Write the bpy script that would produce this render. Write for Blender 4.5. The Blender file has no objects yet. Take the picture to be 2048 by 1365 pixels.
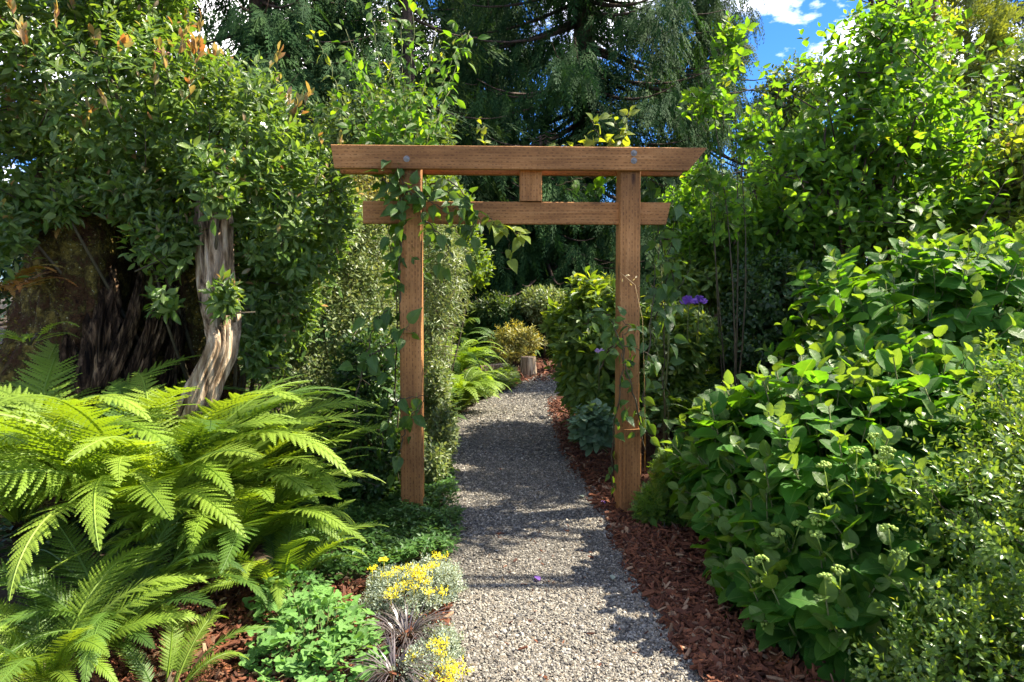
import bpy, math, random
import numpy as np
from mathutils import Matrix, Vector, noise as mn
random.seed(7)
R = np.random.default_rng(11)
S = bpy.context.scene
COL = S.collection
rad = math.radians

# ---------------------------------------------------------------- camera
F = 1365.0; EYE = 1.45; PITCH = rad(2.0); PY0 = 608.5
cd = bpy.data.cameras.new('camera'); cam = bpy.data.objects.new('camera', cd); COL.objects.link(cam)
cd.sensor_width = 36; cd.lens = 24.0; cd.shift_y = -74.0/2048; cd.clip_start = .05; cd.clip_end = 900
cam.location = (0, 0, EYE); cam.rotation_euler = (math.pi/2-PITCH, 0, 0)
S.camera = cam
# ---------------------------------------------------------------- light
SUN_AZ = rad(75)      # from +y towards +x
SUN_EL = rad(48)
w = bpy.data.worlds.new('World'); S.world = w; w.use_nodes = True
nt = w.node_tree; nt.nodes.clear()
out = nt.nodes.new('ShaderNodeOutputWorld'); bg = nt.nodes.new('ShaderNodeBackground')
sky = nt.nodes.new('ShaderNodeTexSky'); sky.sky_type = 'NISHITA'; sky.sun_disc = False
sky.sun_elevation = SUN_EL; sky.sun_rotation = SUN_AZ
sky.air_density = 1.0; sky.dust_density = 0.1; sky.ozone_density = 2.5; sky.altitude = 1500
tc = nt.nodes.new('ShaderNodeTexCoord')
mp = nt.nodes.new('ShaderNodeMapping'); mp.inputs['Scale'].default_value = (1, 1, 2.2); mp.inputs['Location'].default_value = (4.4, .1, .12)
ns = nt.nodes.new('ShaderNodeTexNoise'); ns.inputs['Scale'].default_value = 2.6; ns.inputs['Detail'].default_value = 8; ns.inputs['Roughness'].default_value = .6
cr = nt.nodes.new('ShaderNodeValToRGB'); cr.color_ramp.elements[0].position = .52; cr.color_ramp.elements[1].position = .68
mx = nt.nodes.new('ShaderNodeMix'); mx.data_type = 'RGBA'; mx.inputs['B'].default_value = (14, 13.4, 12.8, 1)
L = nt.links.new
hs = nt.nodes.new('ShaderNodeHueSaturation'); hs.inputs['Saturation'].default_value = 1.08
tn = nt.nodes.new('ShaderNodeVectorMath'); tn.operation = 'MULTIPLY'; tn.inputs[1].default_value = (.25, .35, .50)
L(tc.outputs['Generated'], mp.inputs['Vector']); L(mp.outputs[0], ns.inputs['Vector']); L(ns.outputs['Fac'], cr.inputs[0])
L(cr.outputs[0], mx.inputs['Factor']); L(sky.outputs[0], tn.inputs[0]); L(tn.outputs[0], hs.inputs['Color']); L(hs.outputs[0], mx.inputs['A']); L(mx.outputs['Result'], bg.inputs[0])
bg.inputs[1].default_value = .15; L(bg.outputs[0], out.inputs[0])
sl = bpy.data.lights.new('sun', 'SUN'); sl.energy = 5.0; sl.angle = rad(.5); sl.color = (1, .92, .76)
sun = bpy.data.objects.new('sun', sl); COL.objects.link(sun)
SD = Vector((math.sin(SUN_AZ)*math.cos(SUN_EL), math.cos(SUN_AZ)*math.cos(SUN_EL), math.sin(SUN_EL)))
sun.rotation_euler = SD.to_track_quat('Z', 'Y').to_euler(); sun.location = (8, 6, 12)
S.view_settings.view_transform = 'Standard'; S.view_settings.look = 'None'; S.view_settings.exposure = 1.9; S.view_settings.gamma = 1
S.view_settings.use_curve_mapping = False
S.render.engine = 'CYCLES'
c = S.cycles; c.max_bounces = 6; c.diffuse_bounces = 4; c.glossy_bounces = 2; c.transmission_bounces = 4; c.transparent_max_bounces = 4
c.caustics_reflective = False; c.caustics_refractive = False; c.use_denoising = True; c.sample_clamp_indirect = 6

# ---------------------------------------------------------------- projection helpers
def P(px, py, D):
    X = (px-1024)/F; V = (PY0-py)/F
    dy = math.cos(PITCH)+V*math.sin(PITCH); dz = V*math.cos(PITCH)-math.sin(PITCH)
    return np.array([X*D/dy, D, EYE+dz*D/dy])
def G(px, py, z=0.0):
    V = (PY0-py)/F
    dy = math.cos(PITCH)+V*math.sin(PITCH); dz = V*math.cos(PITCH)-math.sin(PITCH)
    return P(px, py, (z-EYE)/dz*dy)
def project(p):
    q = p-np.array([0, 0, EYE]); fw = q[:, 1]*math.cos(PITCH)-q[:, 2]*math.sin(PITCH); up = q[:, 1]*math.sin(PITCH)+q[:, 2]*math.cos(PITCH)
    fw = np.where(fw < .05, .05, fw)
    return 1024+q[:, 0]/fw*F, PY0-up/fw*F, fw

# ---------------------------------------------------------------- materials
def newmat(name):
    m = bpy.data.materials.new(name); m.use_nodes = True; t = m.node_tree; t.nodes.clear()
    return m, t, t.nodes.new, t.links.new
def ramp(t, cols, interp='LINEAR'):
    r = t.nodes.new('ShaderNodeValToRGB'); e = r.color_ramp.elements; r.color_ramp.interpolation = interp
    n = len(cols)
    for i, cc in enumerate(cols):
        pos = cc[3] if len(cc) > 3 else i/(n-1)
        el = e[i] if i < 2 else e.new(pos)
        el.position = pos; el.color = (cc[0], cc[1], cc[2], 1)
    return r
def tintfac(t):
    N, K = t.nodes.new, t.links.new
    a = N('ShaderNodeAttribute'); a.attribute_name = 'tint'
    o = N('ShaderNodeObjectInfo'); m = N('ShaderNodeMath'); m.operation = 'ADD'; f = N('ShaderNodeMath'); f.operation = 'FRACT'
    K(a.outputs['Fac'], m.inputs[0]); K(o.outputs['Random'], m.inputs[1]); K(m.outputs[0], f.inputs[0])
    return f.outputs[0]
def leafmat(name, cols, trans=.4, rough=.42, tcol=None, vein=0.0, spec=.5, satur=1.0):
    """cols: leaf colours picked per leaf; tcol multiplies what shines through"""
    m, t, N, K = newmat(name)
    r = ramp(t, cols); K(tintfac(t), r.inputs[0])
    col = r.outputs[0]
    o = N('ShaderNodeOutputMaterial'); p = N('ShaderNodeBsdfPrincipled'); tr = N('ShaderNodeBsdfTranslucent'); mxs = N('ShaderNodeMixShader')
    # blotchy wear over the leaf, fixed to the plant
    tcn = N('ShaderNodeTexCoord'); nz = N('ShaderNodeTexNoise'); nz.inputs['Scale'].default_value = 3.0; nz.inputs['Detail'].default_value = 3
    K(tcn.outputs['Object'], nz.inputs['Vector'])
    mr = N('ShaderNodeMapRange'); mr.inputs[1].default_value = .3; mr.inputs[2].default_value = .7; mr.inputs[3].default_value = .78; mr.inputs[4].default_value = 1.2
    K(nz.outputs['Fac'], mr.inputs[0])
    mul = N('ShaderNodeVectorMath'); mul.operation = 'SCALE'; K(col, mul.inputs[0]); K(mr.outputs[0], mul.inputs['Scale']); col = mul.outputs[0]
    if vein > 0:
        uv = N('ShaderNodeUVMap'); uv.uv_map = 'uv'; sx = N('ShaderNodeSeparateXYZ'); K(uv.outputs[0], sx.inputs[0])
        ab = N('ShaderNodeMath'); ab.operation = 'ABSOLUTE'; K(sx.outputs[0], ab.inputs[0])
        # side veins: stripes of (v - .55|u|)
        m1 = N('ShaderNodeMath'); m1.operation = 'MULTIPLY'; m1.inputs[1].default_value = .55; K(ab.outputs[0], m1.inputs[0])
        m2 = N('ShaderNodeMath'); m2.operation = 'SUBTRACT'; K(sx.outputs[1], m2.inputs[0]); K(m1.outputs[0], m2.inputs[1])
        m3 = N('ShaderNodeMath'); m3.operation = 'MULTIPLY'; m3.inputs[1].default_value = 52; K(m2.outputs[0], m3.inputs[0])
        m4 = N('ShaderNodeMath'); m4.operation = 'SINE'; K(m3.outputs[0], m4.inputs[0])
        m5 = N('ShaderNodeMath'); m5.operation = 'POWER'; m5.inputs[1].default_value = 8
        m4b = N('ShaderNodeMath'); m4b.operation = 'ABSOLUTE'; K(m4.outputs[0], m4b.inputs[0]); K(m4b.outputs[0], m5.inputs[0])
        mid = N('ShaderNodeMapRange'); mid.inputs[1].default_value = .0; mid.inputs[2].default_value = .07; mid.inputs[3].default_value = 1; mid.inputs[4].default_value = 0; K(ab.outputs[0], mid.inputs[0])
        mxm = N('ShaderNodeMath'); mxm.operation = 'MAXIMUM'; K(m5.outputs[0], mxm.inputs[0]); K(mid.outputs[0], mxm.inputs[1])
        m5m = N('ShaderNodeMath'); m5m.operation = 'MULTIPLY'; m5m.inputs[1].default_value = vein*.4; K(m5.outputs[0], m5m.inputs[0])
        mdm = N('ShaderNodeMath'); mdm.operation = 'MULTIPLY'; mdm.inputs[1].default_value = vein; K(mid.outputs[0], mdm.inputs[0])
        mxx = N('ShaderNodeMath'); mxx.operation = 'MAXIMUM'; K(m5m.outputs[0], mxx.inputs[0]); K(mdm.outputs[0], mxx.inputs[1])
        vm = N('ShaderNodeMix'); vm.data_type = 'RGBA'; vm.inputs['B'].default_value = (.22, .34, .10, 1)
        K(mxx.outputs[0], vm.inputs['Factor']); K(col, vm.inputs['A']); col = vm.outputs['Result']
        bp = N('ShaderNodeBump'); bp.inputs['Strength'].default_value = .55; bp.inputs['Distance'].default_value = .004; bp.invert = True
        K(mxm.outputs[0], bp.inputs['Height']); K(bp.outputs[0], p.inputs['Normal'])
    K(col, p.inputs['Base Color']); p.inputs['Roughness'].default_value = rough; p.inputs['Specular IOR Level'].default_value = spec
    tm = N('ShaderNodeVectorMath'); tm.operation = 'MULTIPLY'; tm.inputs[1].default_value = tcol or (2.1, 1.75, .55)
    K(col, tm.inputs[0]); K(tm.outputs[0], tr.inputs['Color'])
    mxs.inputs[0].default_value = trans
    K(p.outputs[0], mxs.inputs[1]); K(tr.outputs[0], mxs.inputs[2]); K(mxs.outputs[0], o.inputs[0])
    return m
def solidmat(name, cols, rough=.8, scale=8.0, stretch=(1, 1, 1), bump=.5, dist=.02, detail=6, tint=False, spec=.3, coord='Object'):
    m, t, N, K = newmat(name)
    o = N('ShaderNodeOutputMaterial'); p = N('ShaderNodeBsdfPrincipled'); tcn = N('ShaderNodeTexCoord'); mpp = N('ShaderNodeMapping'); nz = N('ShaderNodeTexNoise')
    mpp.inputs['Scale'].default_value = stretch; nz.inputs['Scale'].default_value = scale; nz.inputs['Detail'].default_value = detail; nz.inputs['Roughness'].default_value = .62
    K(tcn.outputs[coord], mpp.inputs[0]); K(mpp.outputs[0], nz.inputs['Vector'])
    r = ramp(t, cols)
    if tint:
        K(tintfac(t), r.inputs[0])
        mr = N('ShaderNodeMapRange'); mr.inputs[1].default_value = .3; mr.inputs[2].default_value = .7; mr.inputs[3].default_value = .7; mr.inputs[4].default_value = 1.25
        K(nz.outputs['Fac'], mr.inputs[0]); mul = N('ShaderNodeVectorMath'); mul.operation = 'SCALE'; K(r.outputs[0], mul.inputs[0]); K(mr.outputs[0], mul.inputs['Scale'])
        K(mul.outputs[0], p.inputs['Base Color'])
    else:
        mr = N('ShaderNodeMapRange'); mr.inputs[1].default_value = .28; mr.inputs[2].default_value = .72; K(nz.outputs['Fac'], mr.inputs[0])
        K(mr.outputs[0], r.inputs[0]); K(r.outputs[0], p.inputs['Base Color'])
    p.inputs['Roughness'].default_value = rough; p.inputs['Specular IOR Level'].default_value = spec
    bp = N('ShaderNodeBump'); bp.inputs['Strength'].default_value = bump; bp.inputs['Distance'].default_value = dist
    K(nz.outputs['Fac'], bp.inputs['Height']); K(bp.outputs[0], p.inputs['Normal']); K(p.outputs[0], o.inputs[0])
    return m
M = {}
M['soil'] = solidmat('soil', [(.018, .011, .007), (.05, .033, .02), (.075, .055, .03)], scale=14, bump=.8)
M['gravel_base'] = solidmat('gravel_base', [(.05, .043, .037), (.11, .10, .09), (.19, .175, .155)], scale=95, bump=1, dist=.02, detail=3)
M['pebble'] = solidmat('pebble', [(.07, .062, .054, 0), (.165, .148, .124, .3), (.275, .248, .20, .6), (.15, .112, .072, .72), (.25, .235, .21, .8), (.43, .39, .32, .93), (.06, .058, .056, 1)], scale=60, bump=.2, tint=True, rough=.75)
M['mulch_base'] = solidmat('mulch_base', [(.035, .012, .006), (.11, .036, .017), (.16, .06, .03)], scale=60, bump=1, dist=.03)
M['chip'] = solidmat('chip', [(.05, .017, .009, 0), (.12, .040, .019, .35), (.19, .068, .03, .7), (.09, .032, .017, .88), (.34, .22, .13, 1)], scale=40, stretch=(1, .2, 1), bump=.5, dist=.006, tint=True)
M['bark'] = solidmat('bark', [(.03, .02, .014), (.085, .055, .038), (.15, .10, .07)], scale=9, stretch=(1, 1, .18), bump=1, dist=.12)
M['redbark'] = solidmat('redbark', [(.045, .022, .012), (.14, .07, .038), (.25, .13, .07)], scale=9, stretch=(1, 1, .16), bump=1, dist=.15)
M['twig'] = solidmat('twig', [(.04, .032, .018), (.10, .08, .045)], scale=20, bump=.2)
M['greentwig'] = solidmat('greentwig', [(.08, .10, .03), (.16, .17, .06)], scale=20, bump=.1)
M['palewood'] = solidmat('palewood', [(.02, .011, .005, .12), (.20, .125, .065, .35), (.46, .34, .22, .65), (.62, .50, .36, .95)], scale=26, stretch=(1, 1, .07), bump=1, dist=.035, rough=.8)
M['splitwood'] = solidmat('splitwood', [(.006, .004, .003, .15), (.05, .03, .017, .5), (.28, .18, .10, .95)], scale=30, stretch=(1, 1, .06), bump=1, dist=.05, rough=.9, spec=.1)
M['darkwood'] = solidmat('darkwood', [(.006, .004, .003), (.025, .017, .012), (.07, .05, .035)], scale=22, stretch=(1, 1, .12), bump=1, dist=.05)
M['metal'] = solidmat('metal', [(.10, .09, .08), (.34, .33, .31)], scale=120, bump=.2, rough=.5)
# mossy stump bark
def mossmat():
    m, t, N, K = newmat('mossy_bark'); o = N('ShaderNodeOutputMaterial'); p = N('ShaderNodeBsdfPrincipled'); tcn = N('ShaderNodeTexCoord')
    n1 = N('ShaderNodeTexNoise'); n1.inputs['Scale'].default_value = 7; n1.inputs['Detail'].default_value = 10; n1.inputs['Roughness'].default_value = .8
    n2 = N('ShaderNodeTexNoise'); n2.inputs['Scale'].default_value = 42; n2.inputs['Detail'].default_value = 4
    n3 = N('ShaderNodeTexVoronoi'); n3.inputs['Scale'].default_value = 38
    for n in (n1, n2, n3): K(tcn.outputs['Object'], n.inputs['Vector'])
    r1 = ramp(t, [(.006, .004, .003, .34), (.07, .034, .016, .45), (.05, .04, .014, .5), (.20, .15, .035, .60)]); K(n1.outputs['Fac'], r1.inputs[0])
    r3 = ramp(t, [(1, 1, 1, .0), (0, 0, 0, .22)]); K(n3.outputs['Distance'], r3.inputs[0])
    r4 = ramp(t, [(0, 0, 0, .46), (1, 1, 1, .52)]); K(n1.outputs['Fac'], r4.inputs[0])
    mm = N('ShaderNodeMath'); mm.operation = 'MULTIPLY'; K(r3.outputs[0], mm.inputs[0]); K(r4.outputs[0], mm.inputs[1])
    mi = N('ShaderNodeMix'); mi.data_type = 'RGBA'; mi.inputs['B'].default_value = (.42, .42, .26, 1); K(mm.outputs[0], mi.inputs['Factor']); K(r1.outputs[0], mi.inputs['A'])
    K(mi.outputs['Result'], p.inputs['Base Color']); p.inputs['Roughness'].default_value = .95; p.inputs['Specular IOR Level'].default_value = .1
    bp = N('ShaderNodeBump'); bp.inputs['Strength'].default_value = 1; bp.inputs['Distance'].default_value = .05; K(n2.outputs['Fac'], bp.inputs['Height']); K(bp.outputs[0], p.inputs['Normal']); K(p.outputs[0], o.inputs[0])
    return m
M['moss'] = mossmat()
# treated timber with rows of incisions, long axis = object X
def timbermat(name, dark=1.0):
    m, t, N, K = newmat(name); o = N('ShaderNodeOutputMaterial'); p = N('ShaderNodeBsdfPrincipled'); tcn = N('ShaderNodeTexCoord')
    mp1 = N('ShaderNodeMapping'); mp1.inputs['Scale'].default_value = (.9, 14, 14); K(tcn.outputs['Object'], mp1.inputs[0])
    n1 = N('ShaderNodeTexNoise'); n1.inputs['Scale'].default_value = 2.4; n1.inputs['Detail'].default_value = 8; n1.inputs['Roughness'].default_value = .7; n1.inputs['Distortion'].default_value = .6; K(mp1.outputs[0], n1.inputs['Vector'])
    r1 = ramp(t, [(.16*dark, .064*dark, .018*dark, .22), (.32*dark, .145*dark, .047*dark, .5), (.46*dark, .235*dark, .09*dark, .78)]); K(n1.outputs['Fac'], r1.inputs[0])
    n2 = N('ShaderNodeTexNoise'); n2.inputs['Scale'].default_value = 2.3; n2.inputs['Detail'].default_value = 5; K(tcn.outputs['Object'], n2.inputs['Vector'])
    mr = N('ShaderNodeMapRange'); mr.inputs[1].default_value = .3; mr.inputs[2].default_value = .7; mr.inputs[3].default_value = .55; mr.inputs[4].default_value = 1.3; K(n2.outputs['Fac'], mr.inputs[0])
    oi = N('ShaderNodeObjectInfo'); om = N('ShaderNodeMapRange'); om.inputs[3].default_value = .82; om.inputs[4].default_value = 1.15; K(oi.outputs['Random'], om.inputs[0]); mm0 = N('ShaderNodeMath'); mm0.operation = 'MULTIPLY'; K(mr.outputs[0], mm0.inputs[0]); K(om.outputs[0], mm0.inputs[1]); mr = mm0
    sc = N('ShaderNodeVectorMath'); sc.operation = 'SCALE'; K(r1.outputs[0], sc.inputs[0]); K(mr.outputs[0], sc.inputs['Scale'])
    # incision rows
    cb = N('ShaderNodeCombineXYZ'); sp = N('ShaderNodeSeparateXYZ'); K(tcn.outputs['Object'], sp.inputs[0])
    ad = N('ShaderNodeMath'); ad.operation = 'ADD'; K(sp.outputs[1], ad.inputs[0]); K(sp.outputs[2], ad.inputs[1])
    K(sp.outputs[0], cb.inputs[0]); K(ad.outputs[0], cb.inputs[1])
    bt = N('ShaderNodeTexBrick'); bt.inputs['Scale'].default_value = 1; bt.inputs['Brick Width'].default_value = .036; bt.inputs['Row Height'].default_value = .018
    bt.inputs['Mortar Size'].default_value = .0056; bt.inputs['Mortar Smooth'].default_value = .1; bt.offset = .5
    K(cb.outputs[0], bt.inputs['Vector'])
    # brick interior narrowed in x: use a second mask
    mfr = N('ShaderNodeMath'); mfr.operation = 'PINGPONG'; mfr.inputs[1].default_value = .017
    K(sp.outputs[0], mfr.inputs[0])
    inv = N('ShaderNodeMath'); inv.operation = 'SUBTRACT'; inv.inputs[0].default_value = 1; K(bt.outputs['Fac'], inv.inputs[1])
    nf = N('ShaderNodeTexNoise'); nf.inputs['Scale'].default_value = 45; K(tcn.outputs['Object'], nf.inputs['Vector'])
    gt = N('ShaderNodeMapRange'); gt.inputs[1].default_value = .42; gt.inputs[2].default_value = .6; K(nf.outputs['Fac'], gt.inputs[0])
    mk = N('ShaderNodeMath'); mk.operation = 'MULTIPLY'; K(inv.outputs[0], mk.inputs[0]); K(gt.outputs[0], mk.inputs[1])
    mk2 = N('ShaderNodeMath'); mk2.operation = 'MULTIPLY'; mk2.inputs[1].default_value = .5; K(mk.outputs[0], mk2.inputs[0])
    mi = N('ShaderNodeMix'); mi.data_type = 'RGBA'; mi.inputs['B'].default_value = (.06, .022, .01, 1); K(mk2.outputs[0], mi.inputs['Factor']); K(sc.outputs[0], mi.inputs['A'])
    # knots
    mp2 = N('ShaderNodeMapping'); mp2.inputs['Scale'].default_value = (2.2, 7, 7); K(tcn.outputs['Object'], mp2.inputs[0])
    vo = N('ShaderNodeTexVoronoi'); vo.inputs['Scale'].default_value = 1; K(mp2.outputs[0], vo.inputs['Vector'])
    kn = ramp(t, [(1, 1, 1, .06), (0, 0, 0, .15)]); K(vo.outputs['Distance'], kn.inputs[0])
    mi2 = N('ShaderNodeMix'); mi2.data_type = 'RGBA'; mi2.inputs['B'].default_value = (.05, .022, .012, 1); K(kn.outputs[0], mi2.inputs['Factor']); K(mi.outputs['Result'], mi2.inputs['A'])
    K(mi2.outputs['Result'], p.inputs['Base Color']); p.inputs['Roughness'].default_value = .72; p.inputs['Specular IOR Level'].default_value = .25
    bp = N('ShaderNodeBump'); bp.inputs['Strength'].default_value = .5; bp.inputs['Distance'].default_value = .004
    hh = N('ShaderNodeMath'); hh.operation = 'SUBTRACT'; K(n1.outputs['Fac'], hh.inputs[0]); K(mk.outputs[0], hh.inputs[1]); K(hh.outputs[0], bp.inputs['Height']); K(bp.outputs[0], p.inputs['Normal'])
    K(p.outputs[0], o.inputs[0]); return m
M['timber'] = timbermat('timber')
# foliage
M['hon'] = leafmat('glossy_oval_leaf', [(.085, .165, .03), (.12, .215, .04), (.19, .27, .065), (.07, .145, .035)], trans=.40, rough=.25, spec=.8, vein=.15, tcol=(1.7, 1.6, .45))
M['hontip'] = leafmat('bronze_leaf', [(.34, .15, .06), (.26, .26, .08), (.36, .24, .16)], trans=.4, rough=.35, tcol=(1.6, 1.3, .7))
M['mossleaf'] = leafmat('moss_tuft', [(.07, .06, .015), (.13, .12, .025), (.10, .05, .02), (.2, .2, .08)], trans=.2, rough=.9, spec=.1)
M['pink'] = leafmat('pink_petal', [(.45, .08, .10), (.5, .2, .22)], trans=.35, tcol=(1.2, 1, 1), rough=.6)
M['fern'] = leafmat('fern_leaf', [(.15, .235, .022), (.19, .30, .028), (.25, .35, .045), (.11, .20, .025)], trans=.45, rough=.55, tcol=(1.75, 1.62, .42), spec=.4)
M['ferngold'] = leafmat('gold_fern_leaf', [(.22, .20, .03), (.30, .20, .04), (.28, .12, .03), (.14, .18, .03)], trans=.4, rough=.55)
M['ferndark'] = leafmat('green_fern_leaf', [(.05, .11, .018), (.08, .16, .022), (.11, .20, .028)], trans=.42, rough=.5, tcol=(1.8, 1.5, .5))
M['hyd'] = leafmat('hydrangea_leaf', [(.032, .125, .014), (.048, .16, .016), (.075, .19, .02), (.025, .095, .016)], trans=.46, rough=.48, spec=.18, vein=.35, tcol=(3.2, 2.5, .5))
M['hydyoung'] = leafmat('hydrangea_young_leaf', [(.10, .19, .03), (.13, .23, .04)], trans=.42, rough=.4, vein=.4, tcol=(2.2, 1.8, .5))
M['bud'] = leafmat('flower_bud', [(.26, .38, .06), (.32, .42, .08)], trans=.2, rough=.7)
M['box'] = leafmat('box_leaf', [(.07, .15, .022), (.11, .20, .03), (.16, .25, .04), (.07, .13, .02)], trans=.42, rough=.34, spec=.6)
M['bright'] = leafmat('sunny_leaf', [(.06, .145, .018), (.085, .19, .022), (.12, .23, .028), (.16, .26, .03)], trans=.52, rough=.42, spec=.4, tcol=(2.0, 1.95, .35), vein=.25)
M['yel'] = leafmat('yellow_green_leaf', [(.17, .25, .03), (.24, .30, .04), (.12, .2, .03)], trans=.48, rough=.4, tcol=(1.9, 1.6, .4), vein=.2)
M['pale'] = leafmat('pale_leaf', [(.10, .16, .05), (.17, .22, .08), (.21, .24, .10), (.08, .14, .04)], trans=.38, rough=.42, tcol=(1.5, 1.4, .7))
M['golden'] = leafmat('golden_leaf', [(.26, .26, .05), (.33, .30, .07), (.16, .2, .05)], trans=.4, rough=.5, tcol=(1.4, 1.2, .5))
M['rho'] = leafmat('rhododendron_leaf', [(.06, .13, .018), (.10, .18, .025), (.15, .24, .03), (.07, .14, .02)], trans=.42, rough=.34, tcol=(2.2, 1.8, .4), vein=.3, spec=.6)
M['vine'] = leafmat('vine_leaf', [(.04, .10, .022), (.06, .14, .025), (.09, .18, .03)], trans=.45, rough=.36, tcol=(2.4, 1.9, .4), vein=.3)
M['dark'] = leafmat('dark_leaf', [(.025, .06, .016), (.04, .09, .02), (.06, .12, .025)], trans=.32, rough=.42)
M['cedar'] = leafmat('cedar_spray', [(.015, .045, .014), (.025, .068, .018), (.042, .09, .022)], trans=.28, rough=.8, tcol=(1.6, 1.5, .6), spec=.15)
M['cedargrey'] = leafmat('grey_cedar_spray', [(.035, .07, .028), (.055, .10, .035), (.08, .13, .045)], trans=.3, rough=.8, tcol=(1.6, 1.5, .6), spec=.15)
M['fir'] = leafmat('fir_spray', [(.022, .05, .03), (.035, .07, .04)], trans=.2, rough=.55)
M['cypress'] = leafmat('golden_cypress_spray', [(.15, .2, .04), (.2, .25, .05), (.11, .16, .035)], trans=.35, rough=.5)
M['wood'] = leafmat('woodland_leaf', [(.04, .08, .02), (.07, .12, .028), (.10, .16, .035)], trans=.38, rough=.5)
M['colum'] = leafmat('columbine_leaf', [(.14, .30, .06), (.18, .36, .08), (.11, .26, .05)], trans=.35, rough=.55, tcol=(1.5, 1.4, .6), vein=.1)
M['silver'] = leafmat('silver_leaf', [(.24, .30, .22), (.33, .38, .30), (.16, .22, .15)], trans=.2, rough=.6)
M['yellow'] = leafmat('yellow_petal', [(.80, .66, .02), (.82, .74, .05)], trans=.3, rough=.6, tcol=(1.1, 1.05, .6))
M['mondo'] = leafmat('black_blade', [(.05, .038, .042), (.10, .085, .08), (.15, .12, .13)], trans=.12, rough=.35, spec=.6)
M['ground'] = leafmat('groundcover_leaf', [(.04, .10, .022), (.06, .14, .03), (.085, .17, .035)], trans=.36, rough=.45)
M['hosta'] = leafmat('grey_green_leaf', [(.09, .17, .09), (.13, .22, .13), (.07, .14, .06)], trans=.3, rough=.5)
M['purple'] = leafmat('purple_petal', [(.22, .10, .42), (.32, .16, .55)], trans=.35, rough=.6, tcol=(1.2, 1, 1.2))
M['lilac'] = leafmat('lilac_petal', [(.5, .32, .6), (.6, .42, .65)], trans=.35, rough=.6, tcol=(1.1, 1, 1.1))
M['straw'] = leafmat('dry_grass', [(.4, .32, .16), (.5, .42, .24)], trans=.3, rough=.6)
M['deadleaf'] = leafmat('dead_leaf', [(.4, .13, .04), (.45, .2, .07)], trans=.2, rough=.6)

# ---------------------------------------------------------------- mesh helpers
class Tpl:
    """template: verts (n,3), polygons, uv per vert"""
    def __init__(s, v, polys, uv=None):
        s.v = np.array(v, float); s.polys = polys; s.uv = np.array(uv, float) if uv is not None else np.zeros((len(v), 2))
        s.loops = np.array([i for p in polys for i in p], np.int32); s.tot = np.array([len(p) for p in polys], np.int32)
class MB:
    def __init__(s): s.V = []; s.L = []; s.T = []; s.UV = []; s.tint = []; s.mi = []; s.n = 0
    def cloud(s, tp, pos, Rm, scale, tint=None, mi=0):
        N = len(pos)
        if N == 0: return s
        scale = np.asarray(scale, float)
        if scale.ndim == 0: scale = np.full((N, 3), float(scale))
        if scale.ndim == 1: scale = np.repeat(scale[:, None], 3, 1)
        v = np.einsum('nij,nkj->nki', Rm, tp.v[None]*scale[:, None, :])+np.asarray(pos)[:, None]
        k = len(tp.v)
        s.V.append(v.reshape(-1, 3)); s.L.append((tp.loops[None]+(np.arange(N)*k)[:, None]+s.n).reshape(-1)); s.T.append(np.tile(tp.tot, N))
        s.UV.append(np.tile(tp.uv, (N, 1))); t = R.random(N) if tint is None else np.asarray(tint); s.tint.append(np.repeat(t, k))
        s.mi.append(np.full(N*len(tp.tot), mi, np.int32)); s.n += N*k
        return s
    def raw(s, v, polys, mi=0, tint=0.0):
        tp = Tpl(v, polys); s.V.append(tp.v); s.L.append(tp.loops+s.n); s.T.append(tp.tot); s.UV.append(tp.uv); s.tint.append(np.full(len(v), tint)); s.mi.append(np.full(len(polys), mi, np.int32)); s.n += len(v)
        return s
    def tube(s, pts, rr, sides=5, mi=0):
        pts = np.asarray(pts, float); n = len(pts); rr = np.broadcast_to(np.asarray(rr, float), (n,))
        d = np.gradient(pts, axis=0); d /= np.linalg.norm(d, axis=1)[:, None]+1e-9
        ref = np.array([0, 0, 1.]) if abs(d[0][2]) < .9 else np.array([1., 0, 0])
        a = np.cross(d, ref); a /= np.linalg.norm(a, axis=1)[:, None]+1e-9; b = np.cross(d, a)
        th = np.linspace(0, 2*math.pi, sides, endpoint=False)
        v = (pts[:, None]+rr[:, None, None]*(np.cos(th)[None, :, None]*a[:, None]+np.sin(th)[None, :, None]*b[:, None])).reshape(-1, 3)
        q = []
        for i in range(n-1):
            for j in range(sides):
                k = (j+1) % sides; q.append((i*sides+j, i*sides+k, (i+1)*sides+k, (i+1)*sides+j))
        q.append(tuple(range(sides-1, -1, -1))); q.append(tuple((n-1)*sides+j for j in range(sides)))
        return s.raw(v, q, mi)
    def mesh(s, name, mats, smooth=True, origin=(0, 0, 0)):
        me = bpy.data.meshes.new(name)
        if not s.V: return me
        V = np.concatenate(s.V)-np.asarray(origin); Lp = np.concatenate(s.L).astype(np.int32); T = np.concatenate(s.T).astype(np.int32); UV = np.concatenate(s.UV)
        me.vertices.add(len(V)); me.vertices.foreach_set('co', V.astype(np.float32).ravel())
        me.loops.add(len(Lp)); me.loops.foreach_set('vertex_index', Lp)
        me.polygons.add(len(T)); me.polygons.foreach_set('loop_start', np.concatenate([[0], np.cumsum(T)[:-1]]).astype(np.int32))
        me.update(calc_edges=True)
        me.polygons.foreach_set('use_smooth', np.full(len(T), smooth)); me.polygons.foreach_set('material_index', np.concatenate(s.mi))
        at = me.attributes.new('tint', 'FLOAT', 'POINT'); at.data.foreach_set('value', np.concatenate(s.tint).astype(np.float32))
        u = me.uv_layers.new(name='uv'); u.data.foreach_set('uv', UV[Lp].astype(np.float32).ravel())
        for m in (mats if isinstance(mats, (list, tuple)) else [mats]): me.materials.append(M[m])
        me.update(); return me
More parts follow.
